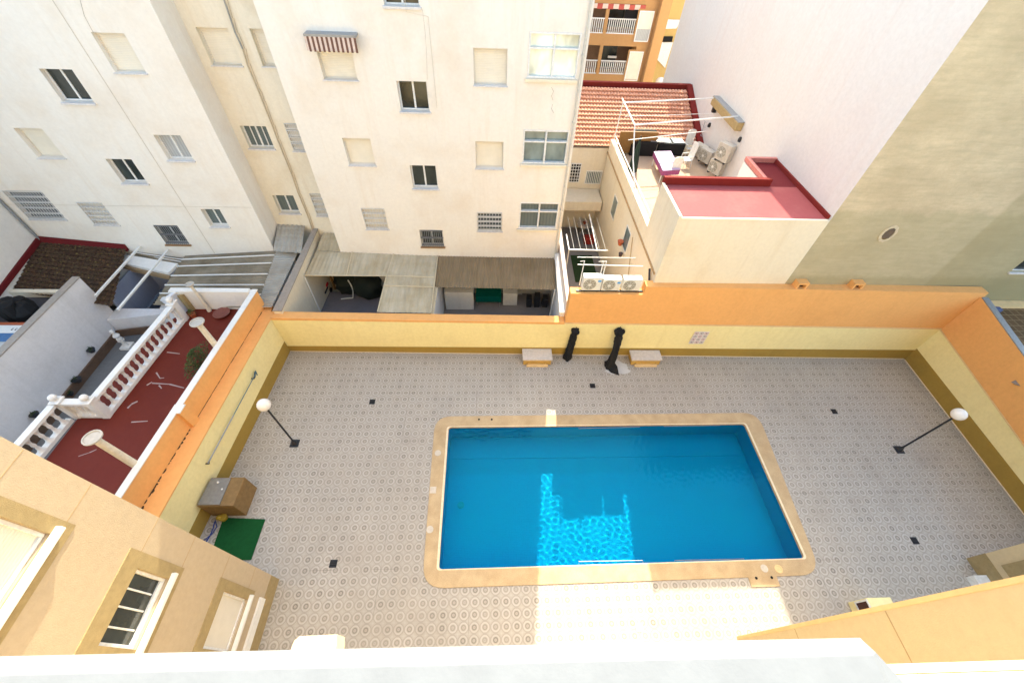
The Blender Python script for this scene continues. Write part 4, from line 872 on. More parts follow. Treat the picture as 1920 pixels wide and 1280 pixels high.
# pergola frame
pg = thing('pergola_frame', (7, 22, TFZ), 'white tubular pergola frame over the sunny roof terrace', 'pergola')
ca, cb = Vector((6.9, 23.87, 7.84)), Vector((6.9, 21.0, 7.84))
MB().tube([ca, Vector((XG-.1, 24.8, 7.9))], .04, 8).build('top_bar', ALU, pg); MB().tube([cb, Vector((XG-.1, 22.0, 8.0))], .04, 8).build('top_bar', ALU, pg)
MB().tube([ca+Vector((0, .3, .1)), cb], .035, 8).build('side_bar', ALU, pg)
MB().tube([ca, Vector((6.9, 24.0, 5.75))], .035, 8).build('post', ALU, pg); MB().tube([cb, Vector((6.9, 19.9, 6.6)), Vector((6.95, 18.7, 5.75))], .035, 8).build('post', ALU, pg)
MB().tube([Vector((6.9, 24.1, 6.1)), Vector((6.93, 21.5, 6.05)), Vector((6.95, 19, 6.05)), Vector((6.98, 16.0, 6.05))], .03, 8).build('handrail', ALU, pg)
MB().tube([cb+Vector((0, .4, -.9)), Vector((11.4, 22.6, 7.0))], .02, 6).build('wire', ALU, pg); MB().tube([ca+Vector((0, -.9, -.35)), Vector((XG-.1, 24, 7.4))], .012, 6).build('wire', ALU, pg)
# long wall unit
a = X(1345, 183, XG-.02); b = X(1386, 237, XG-.02)
wu = thing('wall_unit', (XG-.2, 23, 7.4), 'long box awning cassette mounted high on the pinkish gable wall', 'awning cassette')
MB().fbox(FXm(XG), 21.3, 24.9, 7.55, 7.95, -.36, -.003).build('case', plain('cassette_tan', (.40, .29, .13), .6), wu, bevel=.02); MB().fbox(FXm(XG), 21.3, 24.9, 7.953, 7.99, -.34, -.003).build('cover', GREY, wu)
MB().fbox(FXm(XG), 24.6, 24.8, 7.2, 7.5, -.2, -.003).build('bracket', DARKM, wu)
for i, (px, py) in enumerate(((1387, 262), (1330, 235))):
    q = X(px, py, XG-.05); mb = MB(); mb.lathe(q, [(.08, -.1), (.1, 0), (.06, .12)], 10); tag(mb.build('wall_lamp', DARKM, smooth=True), ['small dark round lamp fixed on the gable wall', 'tiny dark fitting on the gable wall under the cassette'][i], 'wall lamp')
def condenser(name, base, w, d, h, mat, label, cat='air conditioner', group=None, rz=0, sticker=False):
    tn = thing(name, base, label, cat, group); bx, by, bz_ = base
    MB().box(bx-w/2, bx+w/2, by-d/2, by+d/2, bz_+.08, bz_+h).build('casing', mat, tn, bevel=.02)
    f = MB(); fx = bx-w*.13; fz = bz_+.08+(h-.08)*.48; r_ = min(w*.34, (h-.1)*.44); pts = []
    N = 20; vs = [(fx+r_*math.cos(2*math.pi*k/N), by-d/2-.012, fz+r_*math.sin(2*math.pi*k/N)) for k in range(N)]+[(fx+r_*math.cos(2*math.pi*k/N), by-d/2+.002, fz+r_*math.sin(2*math.pi*k/N)) for k in range(N)]
    f.add(vs, [tuple(range(N))]+[(k, (k+1) % N, N+(k+1) % N, N+k) for k in range(N)]); fo = f.build('fan_grille', FANM, tn)
    g = MB()
    for rr in (.35, .6, .85):
        g.tube([(fx+r_*rr*math.cos(2*math.pi*k/16), by-d/2-.018, fz+r_*rr*math.sin(2*math.pi*k/16)) for k in range(17)], .006, 4)
    for k in range(8): g.tube([(fx, by-d/2-.018, fz), (fx+r_*math.cos(k*math.pi/4), by-d/2-.018, fz+r_*math.sin(k*math.pi/4))], .005, 4)
    g.add([(fx+.07*math.cos(k*.6283), by-d/2-.024, fz+.07*math.sin(k*.6283)) for k in range(10)], [tuple(range(10))]); g.build('guard', ACW, fo)
    if sticker: MB().box(bx+w*.28, bx+w*.45, by-d/2-.006, by-d/2+.001, bz_+h-.22, bz_+h-.12).build('sticker', BLUEST, tn)
    for sx in (-1, 1): MB().box(bx+sx*w*.35-.04, bx+sx*w*.35+.04, by-d/2, by+d/2, bz_, bz_+.078).build('foot', DARKM, tn)
    if rz: tn.rotation_euler = (0, 0, rz)
    return tn
# three condensers on the lower stretch of orange wall
for i, (px, lab) in enumerate(((1107, 'leftmost white condenser on the orange wall, tucked under white brackets'), (1143, 'middle white condenser of the three on the orange wall'), (1181, 'rightmost white condenser on the orange wall, with a grey mark'))):
    p = Y(px, 546, 12.9); condenser('condenser', (p.x, 13.05, 4.165), .80, .32, .70 if i else .78, ACW, lab, group='condensers on the orange wall', sticker=i < 2)
mb = MB(); x0, x1 = 3.55, 6.3
for xx in (3.7, 4.5, 4.62): mb.tube([(xx, 13.3, 4.17), (xx, 13.3, 5.5)], .02, 6); mb.tube([(xx, 13.3, 5.5), (xx, 13.9, 5.0)], .02, 6)
mb.tube([(3.5, 13.5, 5.15), (6.3, 13.5, 5.1)], .02, 6); mb.tube([(3.5, 13.8, 5.3), (6.0, 13.8, 5.3)], .012, 6)
tag(mb.build('clothes_rack', ALU), 'white tubular brackets and lines just behind the wall condensers', 'clothes rack')
# terrace condensers (turned sideways against the gable wall)
for i, (px, py, lab) in enumerate(((1320, 305, 'shaded condenser farther from the cream block, left of the four'), (1352, 303, 'shaded condenser nearest the gable wall on the roof terrace'), (1338, 326, 'shaded condenser closest to the red kerb'), (1308, 295, 'grey condenser at the back by the terrace chairs'))):
    p = X(px, py, 12.15); p = p if p.z > TFZ else Z(px, py, TFZ); condenser('condenser', tuple(p), .8, .38, .75 if i != 1 else .95, ACG, lab, group='condensers on the roof terrace', rz=math.radians(-62))
# furniture
def boxy(px0, py, px1, top_py, depth, zf): 
    a = Z(px0, py, zf); b = Z(px1, py, zf); zt = Y(px0, top_py, a.y+depth*.5).z; return a.x, b.x, a.y, a.y+depth, zt
x0, x1, y0, y1_, zt = boxy(1186, 293, 1226, 262, .9, TFZ)
so = thing('sofa', (x0, y0, TFZ), 'black outdoor sofa with high back on the roof terrace', 'sofa')
MB().box(x0, x1, y0, y1_, TFZ, TFZ+.8).build('seat', BLACK, so, bevel=.04); MB().box(x0, x1, y1_-.25, y1_, TFZ+.81, TFZ+1.2).build('backrest', BLACK, so, bevel=.05); MB().box(x0-.2, x0-.01, y0, y1_, TFZ, TFZ+.65).build('armrest', BLACK, so, bevel=.04)
MB().box(x0+.9, x0+1.8, y0+.1, y0+.35, TFZ+.805, TFZ+.84).build('tray', GREY, so)
x0, x1, y0, y1_, zt = boxy(1230, 292, 1278, 268, .8, TFZ)
sb = thing('sideboard', (x0, y0, TFZ), 'black sideboard with two pale glass tops beside the sofa', 'sideboard')
MB().box(x0, x1, y0, y1_, TFZ, TFZ+.7).build('cabinet', BLACK, sb, bevel=.03)
for k in (0, 1): MB().box(x0+.08+k*(x1-x0)*.5, x0+(x1-x0)*.46+k*(x1-x0)*.5, y0+.1, y1_-.1, TFZ+.703, TFZ+.74).build('glass_top', plain('glass_top', (.50, .56, .58), .3), sb)
tt = thing('dining_table', Z(1250, 325, TFZ), 'dining table with lilac patterned cloth on the roof terrace', 'table')
pts = [Z(1243, 320, 5.75), Z(1276, 318, 5.75), Z(1258, 283, 5.75), Z(1226, 284, 5.75)]
MB().slab(pts, .05).build('tablecloth_top', PURP, tt)
mb = MB()
for i in range(4): a, b = pts[i], pts[(i+1) % 4]; mb.quad(a-Vector((0, 0, .004)), b-Vector((0, 0, .004)), b-Vector((0, 0, .28)), a-Vector((0, 0, .28)))
mb.build('cloth_skirt', plain('magenta_cloth', (.30, .07, .20), .8), tt)
ctr = sum(pts, Vector())/4
for p in pts: q = p+(ctr-p)*.15; MB().tube([(q.x, q.y, TFZ), (q.x, q.y, 5.69)], .03, 6).build('leg', ALU, tt)
def chair(base, rz, label, mat=PVC, h=1.0, name='garden_chair'):
    tn = thing(name, (0, 0, 0), label, 'chair', 'white garden chairs on the roof terrace')
    MB().box(-.25, .25, -.24, .22, .40, .44).build('seat', mat, tn, bevel=.015)
    mb = MB(); n = 9; vs = []
    for i in range(n+1):
        a = math.pi*i/n; vs += [(-.26*math.cos(a), .24+.03, .44+(h-.55)+.12*math.sin(a)), (-.25*math.cos(a), .22, .44)]
    mb.add(vs, [(2*i, 2*i+2, 2*i+3, 2*i+1) for i in range(n)]); b_ = mb.build('backrest', mat, tn); sm = b_.modifiers.new('s', 'SOLIDIFY'); sm.thickness = .03
    for sx in (-1, 1):
        MB().tube([(sx*.26, -.22, .40), (sx*.28, -.2, .64), (sx*.28, .2, .66)], .022, 6).build('armrest', mat, tn)
        for sy in (-.22, .2): MB().tube([(sx*.23, sy*.9, .4), (sx*.27, sy*1.15, 0)], .026, 6, r2=.018).build('leg', mat, tn)
    tn.location = base; tn.rotation_euler = (0, 0, rz); ORG[tn.name] = Vector(base); return tn
c0 = chair(Z(1288, 290, TFZ), math.radians(10), 'tall stack-back pale chair at the back beside the sideboard', h=1.35)
copy_tree(c0, Z(1256, 336, TFZ), 'pale chair at the near end of the lilac table', math.radians(185))
copy_tree(c0, Z(1283, 312, TFZ), 'pale chair on the right side of the lilac table', math.radians(-80))
a = Z(1160, 262, 5.2); tag(MB().box(7.2, 9.4, 24.0, 24.1, 5.1, 6.3).build('timber_screen', WOODB), 'brown timber screen at the back left of the roof terrace', 'screen')
q = Z(1185, 320, TFZ); mb = MB(); mb.lathe((q.x, q.y, TFZ), [(.28, 0), (.2, .7), (.08, 1.5), (.03, 1.9)], 8); tag(mb.build('folded_parasol', plain('dark_green_parasol', (.012, .03, .022), .8)), 'dark green folded parasol inside the terrace parapet', 'parasol')
# antenna bits / vine on the gable wall
for i, (pa, pb) in enumerate((((1322, 228), (1312, 262)), ((1368, 345), (1392, 352)))):
    a = X(*pa, XG-.12); b = X(*pb, XG-.12); mb = MB(); mb.tube([a, b], .015, 5)
    for k in range(5): p = a+(b-a)*k/4; mb.tube([p+Vector((0, -.25, 0)), p+Vector((0, .25, 0))], .01, 4)
    tag(mb.build('aerial', GREY), ['small grey aerial on the gable wall by the tiled roof', 'low grey aerial by the white stair block'][i], 'aerial')
# ================================================================== ALLEY AND TILED ROOF HOUSE
ah = thing('tiled_house', (8, 26.5, -1.8), 'sunlit house with orange clay tile roof behind the roof terrace', 'house')
YE = 24.4
eav = Vector((3.5, YE, 5.25)); eav2 = Vector((XG-.35, YE, 5.25)); rd = Vector((3.5, 28.7, 7.05)); rd2 = Vector((XG-.35, 28.7, 7.05))
mb = MB(); wavy(mb, eav, eav2, rd2, rd, 44, .055, rows=14, drop=.09); mb.build('roof', CLAY, ah)
MB().box(3.0, XG-.01, YE+.12, 33, -1.8, 5.1).build('wall', CREAM, ah)
MB().hexa([(XG-.34, YE, 5.1), (XG-.01, YE, 5.1), (XG-.01, 28.9, 6.95), (XG-.34, 28.9, 6.95), (XG-.34, YE, 5.45), (XG-.01, YE, 5.45), (XG-.01, 28.9, 7.3), (XG-.34, 28.9, 7.3)]).build('flashing', REDK, ah)
MB().box(3.0, XG-.02, 28.95, 29.2, 5, 7.25).build('back_kerb', REDK, ah)
yb = YE+.1
for (p0, p1, kd) in (((1071, 306), (1085, 342), 'v'), ((1100, 320), (1125, 345), 'h')):
    F = FY(yb); a = Y(*p0, yb); b = Y(*p1, yb); mb = MB(); frame(mb, F, a.x, b.x, b.z, a.z, .05, -.03, .02); w_ = mb.build('window', ALU, ah); MB().fbox(F, a.x+.05, b.x-.05, b.z+.05, a.z-.05, -.01, .015).build('pane', GLASS if kd == 'v' else GLASSL, w_)
    mb = MB()
    for k in range(1, 4 if kd == 'v' else 9): u = a.x+(b.x-a.x)*k/(4 if kd == 'v' else 9); mb.fbox(F, u-.015, u+.015, b.z, a.z, -.06, -.035)
    if kd == 'v':
        for k in range(1, 6): v = b.z+(a.z-b.z)*k/6; mb.fbox(F, a.x, b.x, v-.015, v+.015, -.034, -.012)
    mb.build('grille', ALU, w_)
MB().prism([(3.6, 22.9), (6.7, 22.9), (6.7, yb-.01), (3.6, yb-.01)], 1.9, 2.5).build('porch', CREAM, ah)
# alley yard
AZ = -.3
tag(MB().box(3.5, 6.76, 13.3, 24.3, AZ-.3, AZ).build('alley_floor', plain('alley_grey', (.20, .19, .18), .8)), kind='structure')
q = Z(1100, 490, AZ); tag(MB().box(4.9, 6.3, 18.6, 21.2, AZ, AZ+.02).build('artificial_grass', plain('dark_grass', (.012, .035, .008), .95)), 'dark green artificial grass mat on the alley floor', 'mat')
q = Z(1092, 452, AZ); rt = thing('round_table', (q.x+.1, q.y+.7, AZ), 'round pale table with red flowers in the alley yard', 'table')
cxx, cyy = q.x+.15, q.y+.9
MB().lathe((cxx, cyy, AZ+.70), [(.5, 0), (.52, .02), (.5, .04)], 24).build('tabletop', plain('table_pale', (.55, .50, .44)), rt); MB().lathe((cxx, cyy, AZ), [(.25, 0), (.06, .08), (.05, .69)], 12).build('pedestal', GREY, rt)
bush((cxx, cyy, AZ+.745), .16, .16, .22, 120, 'flower_pot', 'small red flowers in a pot on the round alley table', plain('red_petals', (.30, .04, .02), .8), pot=[(.07, 0), (.1, .1)], cat='flowers')
tag(MB().box(cxx-.1, cxx+.55, cyy-1.3, cyy-.75, AZ, AZ+.45).build('red_stool', plain('stool_red', (.35, .03, .02)), bevel=.04), 'red stool in front of the round alley table', 'stool')
cl = thing('clothes_dryer', (5, 17.5, AZ), 'white metal frame of drying lines across the alley', 'clothes dryer')
a = Z(1067, 468, 2.4); b = Z(1140, 470, 2.4); MB().tube([a, b], .04, 6).build('cross_bar', ALU, cl)
c = Z(1105, 402, 2.4); MB().tube([b-Vector((.6, 0, 0)), c], .03, 6).build('side_bar', ALU, cl); MB().tube([a, Z(1062, 440, 2.4)], .03, 6).build('side_bar', ALU, cl)
mb = MB(); [mb.tube([a+Vector((.3+k*.35, 0, -.02)), a+Vector((.3+k*.35, 3.2, -.02))], .008, 4) for k in range(6)]; mb.build('line', ALU, cl)
MB().tube([a, Vector((a.x, a.y, AZ))], .03, 6).build('post', ALU, cl)
# wall bits on the alley side of the terrace house
q = X(1165, 455, XT-.1); hp = thing('hanging_planter', q, 'terracotta pot hanging on the cream alley wall', 'flower pot')
MB().lathe(q-Vector((.05, 0, .15)), [(.09, 0), (.16, .24), (.17, .26)], 12, TERRA).build('pot', None, hp, True); MB().lathe(q-Vector((.05, .5, .5)), [(.07, 0), (.12, .2)], 10, plain('dark_pot', (.08, .05, .05))).build('lower_pot', None, hp, True)
mb = MB(); a = X(1186, 445, XT-.04); b = X(1178, 515, XT-.04); mb.tube([a, (a+b)/2, b], .02, 5); tag(mb.build('wall_cable', plain('cable_tan', (.45, .33, .18))), 'thin tan cable running down the cream alley wall', 'cable')
mb = MB(); a = Z(1205, 549, 4.3); b = Z(1228, 508, 4.9); mb.tube([Vector((XT-.08, 12.98, 4.2)), Vector((XT-.1, 13.6, 4.9))], .05, 8); tag(mb.build('gutter_spout', DARKM), 'dark gutter spout at the corner of the cream house', 'spout')
# ================================================================== BACKGROUND BUILDINGS
ob = thing('balcony_building', (6, 42, -1.8), 'tan orange apartment building with white balcony railings in the distance', 'building')
YO = 38.0; FO = FY(YO)
rects = [hole(1121, 6, 1199, 66, YO), hole(1106, 85, 1182, 141, YO)]
a = Y(1253, 0, YO); xr = Y(1234, 20, YO).x
wins = [hole(1199, 20, 1220, 79, YO), hole(1176, 96, 1204, 152, YO)]
x0 = 1.0
hs = [(x0+.5, r_[1], r_[2], r_[3]) for r_ in rects]; r3 = (x0+.5, rects[0][1], rects[0][2]+3.3, rects[0][3]+3.3); hs.append(r3)
whs = [(wins[0][0]+.05, wins[0][0]+1.15, wins[0][2], wins[0][3]), (wins[0][0]-.05, wins[0][0]+1.05, wins[1][2], wins[1][3])]
mb = MB(); facade(mb, FO, x0, xr, -1.8, 14.3, hs, 1.5, 10)
for h in whs: mb.fbox(FO, h[0]-.12, h[1]+.12, h[2]-.12, h[3]+.1, -.04, -.002)
mb.build('wall', BLDO, ob)
MB().fbox(FO, xr+.003, xr+.75, -1.8, 14.3, -.5, 9).build('corner_pier', BLDO, ob)
for i, h in enumerate(hs):
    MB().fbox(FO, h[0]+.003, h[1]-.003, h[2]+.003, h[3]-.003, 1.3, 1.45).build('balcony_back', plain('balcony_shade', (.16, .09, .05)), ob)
    MB().fbox(FO, h[1]-2.6, h[1]-1.2, h[2]+.2, h[3]-.3, 1.2, 1.29).build('balcony_door', GLASS, ob)
    if i != 1: MB().fbox(FO, h[1]-1.15, h[1]-.1, h[2]+.2, h[3]-.3, 1.2, 1.29).build('balcony_door', plain('dark_door', (.04, .04, .05)), ob)
    else: MB().fbox(FO, h[1]-1.9, h[1]-1.2, h[2]+.9, h[3]-.9, .9, 1.0).build('hanging_towel', PVC, ob)
    mb = MB(); hh = .95; n = int((h[1]-h[0])/.16)
    mb.fbox(FO, h[0], h[1], h[2]+hh-.06, h[2]+hh, .02, .1); mb.fbox(FO, h[0], h[1], h[2]+.01, h[2]+.06, .02, .1)
    for k in range(n): u = h[0]+(h[1]-h[0])*(k+.5)/n; mb.fbox(FO, u-.025, u+.025, h[2]+.06, h[2]+hh-.06, .035, .085)
    mb.build('railing', ALU, ob)
    px_ = h[1]-2.75; MB().fbox(FO, px_-.12, px_+.12, h[2]+.0, h[3], .0, .2).build('pillar', BLDO, ob)
    if i != 1:
        mb = MB(); nn = 24
        for k in range(nn): u0 = h[0]+(h[1]-h[0])*k/nn; u1 = h[0]+(h[1]-h[0])*(k+1)/nn; mb.fbox(FO, u0, u1, h[3]-.3-.03*(k % 2), h[3]-.02, -.02, .0, [plain('awn_light', (.66, .52, .44)), plain('awn_red', (.45, .08, .06))][k % 2])
        mb.build('valance', None, ob)
for i, h in enumerate(whs):
    mb = MB(); frame(mb, FO, h[0], h[1], h[2], h[3], .06, -.09, -.005); w_ = mb.build('window', ALU, ob)
    cut = h[2]+(h[3]-h[2])*(.42 if i == 0 else .05)
    MB().fbox(FO, h[0]+.06, h[1]-.06, cut, h[3]-.06, -.07, -.045).build('shutter', SHUTW, w_)
    if i == 0: MB().fbox(FO, h[0]+.06, h[1]-.06, h[2]+.06, cut-.01, -.06, -.045).build('pane', CURT, w_)
yb_ = thing('yellow_house', (20, 55, -1.8), 'yellow house with white awnings in the gap between the buildings', 'building')
Fb = FY(52)
MB().fbox(Fb, 10, 26, -1.8, 9, 0, 8).build('wall', YBLD, yb_)
def gp(px, py, y=51.8): return Y(px, py, y)
for pts in (((1250, 37), (1278, 38), (1268, 54), (1241, 55)), ((1234, 80), (1262, 80), (1247, 128), (1228, 108))):
    q = [gp(*p) for p in pts]; MB().add(q+[p+Vector((0, .1, 0)) for p in q], [(0, 1, 2, 3), (7, 6, 5, 4), (0, 1, 5, 4), (1, 2, 6, 5), (2, 3, 7, 6), (3, 0, 4, 7)]).build('white_sheet', WH2, yb_)
q = [gp(*p, 51.7) for p in ((1237, 69), (1262, 69), (1260, 79), (1234, 79))]; MB().add(q+[p+Vector((0, .1, 0)) for p in q], [(0, 1, 2, 3), (7, 6, 5, 4), (0, 1, 5, 4), (1, 2, 6, 5), (2, 3, 7, 6), (3, 0, 4, 7)]).build('dark_opening', BLACK, yb_)
q = Z(1233, 152, 1.5); mb = MB(); mb.ball((q.x, 48, 1.6), .5, PVC); mb.tube([(q.x, 48, -1.8), (q.x, 48, 1.1)], .06, 6, GREY); tag(mb.build('street_lamp', smooth=True), 'distant white globe street lamp at the foot of the yellow house', 'street lamp')
mb = MB(); mb.box(-40, 1.0, 45, 60, -1.8, 12); tag(mb.build('far_building', YBLD), 'plain far building behind the white apartment block', 'building')
# ================================================================== TERRACE RIGHT OF THE POOL YARD
rt_z = 3.6
tag(MB().box(21.75, 34, 1, 12.99, -1.8, rt_z).build('tiled_terrace', QUAR), kind='structure')
a = Y(1835, 562, 12.9); tag(MB().box(22.0, 34, 12.62, 12.97, rt_z+.003, rt_z+.16).build('white_kerb', LEDGEM), 'pale kerb along the foot of the concrete wall', 'kerb')
q = Z(1848, 573, rt_z); tag(MB().box(q.x-.1, q.x+.35, 12.35, 12.58, rt_z+.003, rt_z+.16).build('blue_crate', plain('crate_blue', (.09, .12, .25)), bevel=.02), 'small blue crate in the corner of the brown tiled terrace', 'crate')
a = X(1896, 716, Rx(8.5)-.2); cn = thing('canopy_tip', a, 'grey tip of a folded canopy poking over the right wall', 'canopy')
tipv = a; MB().add([tipv, tipv+Vector((1.0, .35, .15)), tipv+Vector((1.0, -1.0, .05)), tipv+Vector((1.0, -.3, -.5))], [(0, 1, 2), (0, 2, 3), (0, 3, 1), (1, 2, 3)]).build('cloth', GREY, cn); MB().tube([tipv+Vector((.35, -.2, -.1)), tipv+Vector((.45, -.25, -.35))], .05, 8).build('fitting', BLACK, cn)
# ================================================================== OUR BUILDING: WINGS, PARAPET
XLW = -7.28
lwg = thing('apartment_wing', (-12, -2, 0), 'cream left wing of the near building with ochre window surrounds', 'building', 'wings of the near building')
F = FXp(XLW)
def holeX(p0, p1, x):
    a = X(*p0, x); b = X(*p1, x); return a, b
h1 = (.75, 2.12, 8.62, 9.75); h2 = (.80, 2.05, 5.36, 6.42); h3 = (.95, 2.2, 1.62, 3.02); h4 = (.8, 2.1, .0, .0)
h2 = (.79, 2.06, 5.36, 6.42)
mb = MB(); facade(mb, F, -8, 3.02, 0, 20, [h1, h2, h3], .16, 8.5); mb.build('wall', WINGL, lwg)
mb = MB()
for zz in (.62, 1.77, 3.35, 5.08, 6.52, 8.46, 9.86, 11.6): mb.fbox(F, -8, 3.0, zz-.008, zz+.008, -.003, .0)
mb.build('joint_line', plain('joint_tan', (.45, .31, .16), .9), lwg)
for (y0, y1_, z0, z1_) in ((.55, 2.35, 8.28, 10.2), (.55, 2.34, 5.0, 6.85), (.7, 2.45, 1.35, 3.4)):
    mb = MB(); hh = [h for h in (h1, h2, h3) if z0 < h[2] < z1_][0]
    mb.fbox(F, y0, hh[0], z0, z1_, -.02, .0).fbox(F, hh[1], y1_, z0, z1_, -.02, .0).fbox(F, hh[0], hh[1], z0, hh[2], -.02, .0).fbox(F, hh[0], hh[1], hh[3], z1_, -.02, .0)
    mb.build('surround', OCHRE, lwg)
MB().fbox(F, -8, 3.01, .0, .62, -.015, .0).build('skirting', OCHRE, lwg)
MB().fbox(F, -8, 3.03, 0, 20, -.012, -.0).__class__
for i, h in enumerate((h1, h2, h3)):
    mb = MB(); frame(mb, F, h[0]+.003, h[1]-.003, h[2]+.003, h[3]-.003, .06, .05, .155)
    if i == 1:
        for k in (.24, .5, .74): u = h[0]+(h[1]-h[0])*k; mb.fbox(F, u-.018, u+.018, h[2]+.16, h[3]-.06, .085, .10)
        mb.fbox(F, h[0]+.06, h[1]-.06, h[2]+.061, h[2]+.10, .07, .12)
    w_ = mb.build('window', ALU, lwg, bevel=.008)
    if i == 1: MB().fbox(F, h[0]+.05, h[1]-.05, h[2]+.05, h[3]-.05, .11, .13).build('pane', GLASS, w_)
    else: MB().fbox(F, h[0]+.05, h[1]-.05, h[2]+.05, h[3]-.05, .09, .12).build('shutter', SHUT if i == 0 else SHUTW, w_)
    MB().fbox(F, h[0]-.12, h[1]+.12, h[2]-.10, h[2]-.003, -.12, .1).build('sill', WHITE, w_, bevel=.012)
MB().fbox(F, .2, 2.35, .62, .95, -.06, -.002).build('door_ledge', WHITE, lwg)
XRW = 7.9
rwg = thing('apartment_wing', (11, -2, 0), 'cream right wing of the near building seen edge-on above the pool corner', 'building', 'wings of the near building')
F = FXm(XRW)
mb = MB(); mb.fbox(F, -8, 1.07, 0, 20, 0, 4); mb.build('wall', WINGM, rwg)
MB().fbox(F, 1.0, 1.085, 0, 20, -.012, .2).build('corner_bead', LEDGEM, rwg)
mb = MB()
for zz in (3.25, 6.49, 9.8, 13): mb.fbox(F, -8, .99, zz-.012, zz+.012, -.004, .002)
mb.build('joint_line', plain('joint_tan', (.45, .31, .16)), rwg)
fwg = thing('apartment_wing', (18, 0, 0), 'lower right wing with brown skirting at the far corner of the deck', 'building', 'wings of the near building')
XF = 17.41; F = FXm(XF); hf = X(1898, 1068, XF)
mb = MB(); mb.fbox(F, -8, 3.19, 0, 12, 0, 3.9); mb.build('wall', WINGM, fwg)
MB().fbox(F, -8, 3.2, 0, .75, -.012, .002).build('skirting', OCHRE, fwg)
MB().fbox(F, 1.9, 2.6, .0, .3, -.5, -.014).build('step', PVC, fwg)
q = X(1912, 1062, XF); MB().fbox(F, q.y-1.0, q.y+.15, q.z-.5, q.z+.9, -.03, -.002).build('surround', OCHRE, fwg)
cb = thing('low_cabinet', (12.4, 1.4, 0), 'low yellow cabinet with two brown framed panes near the right wing', 'cabinet')
F = FXm(12.12)
MB().fbox(F, .2, 1.93, 0, .95, 0, .8).build('body', YELL, cb, bevel=.02)
mb = MB(); frame(mb, F, .3, 1.9, .34, .93, .05, -.03, -.003); mb.fbox(F, 1.55, 1.6, .34, .93, -.028, -.004); w_ = mb.build('door_frame', ALU, cb); MB().fbox(F, .35, 1.85, .39, .88, -.015, -.004).build('pane', BROWNW, w_)
mbd = thing('apartment_building', (0, -6, 0), 'near building body below and behind the viewpoint', 'building')
MB().box(XLW, XRW, -14, -1.6, 0, 13.4).build('wall', WINGM, mbd)
MB().box(-7.2, 7.85, -1.6, -.25, 12.9, 13.1).build('balcony_slab', WHITE, mbd)
pp_ = thing('parapet', (-1, 0, 13.1), 'white painted balcony parapet running along the bottom edge of the view', 'parapet')
zt = 14.6; fr0 = Z(0, 1229, zt); fr1 = Z(1620, 1194, zt); yf = (fr0.y+fr1.y)/2
xe = fr1.x
e0 = Z(0, 1228.5, zt); e1 = Z(1620, 1193.5, zt); sl = (e1.y-e0.y)/(e1.x-e0.x)
def fy(x): return e0.y+(x-e0.x)*sl
prof = [(0, -1.5), (0, -.018), (-.003, -.013), (-.036, -.001), (-.042, 0), (-.30, 0), (-.31, -1.5)]
mb = MB(); xsn = [-7.2, xe-.0]; vs = []
for xx in xsn:
    for (dy, dz) in prof: vs.append((xx, fy(xx)+dy, zt+dz))
n = len(prof); mb.add(vs, [tuple(range(n)), tuple(range(n, 2*n))]+[(i, (i+1) % n, n+(i+1) % n, n+i) for i in range(n)])
c1 = Z(1645, 1222, zt); c2 = Z(1705, 1290, zt)
A_ = (xe, fy(xe), zt-.0175); B_ = (c1.x, c1.y, zt-.006); G_ = (xe, fy(xe)-.042, zt); C_ = (c2.x, c2.y, zt); D_ = (c2.x, -.3, zt); E_ = (xe, -.3, zt)
low = [(p[0], p[1], zt-1.5) for p in (A_, B_, C_, D_, E_)]
mb.add([A_, B_, G_, C_, D_, E_]+low, [(0, 1, 2), (2, 1, 3, 4, 5), (0, 1, 7, 6), (1, 3, 8, 7), (3, 4, 9, 8), (4, 5, 10, 9)])
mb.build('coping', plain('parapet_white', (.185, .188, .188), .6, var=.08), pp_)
lz = 14.0; a = Z(1665, 1244, lz); b = Z(1925, 1236, lz); c = Z(1925, 1258, lz); d = Z(1680, 1262, lz)
cl_ = thing('cornice', a, 'cream weathered cornice ledge right of the white parapet', 'cornice')
def rx(p, k=3.5): return p+(Z(1925, p.y, lz)-Z(1925, p.y, lz))
s1 = (b.y-a.y)/(b.x-a.x)
def cy_l(x, p): return p.y+(x-p.x)*s1
for (p, q_, z0, z1_, nm, m_) in ((a, d, -.3, 0, 'upper_band', stucco('cornice_cream', (.80, .66, .42), (.62, .38, .12), .5, streak=False)), ):
    MB().prism([(a.x-.4, cy_l(a.x-.4, a)), (XRW-.01, cy_l(XRW, a)), (XRW-.01, cy_l(XRW, d)), (a.x-.4, cy_l(a.x-.4, d))], lz+z0, lz+z1_).build(nm, m_, cl_)
MB().prism([(a.x-.4, cy_l(a.x-.4, d)-.004), (XRW-.01, cy_l(XRW, d)-.004), (XRW-.01, -.22), (a.x-.4, -.22)], lz-.3, lz+.012).build('lower_band', plain('cornice_pink', (.78, .64, .56), .8), cl_)
q0 = Z(546, 1213, 11.5); q1 = Z(632, 1190, 11.5)
bl = thing('balcony_ledge', q0, 'rounded cream balcony ledge corner just below the white parapet', 'ledge')
pts = [Z(545, 1218, 11.5), Z(552, 1200, 11.5), Z(562, 1192, 11.5), Z(632, 1188.5, 11.5), Z(630, 1218, 11.5)]
MB().slab(pts, .25).build('ledge', stucco('ledge_pale', (.80, .62, .36), None, .3, streak=False), bl)
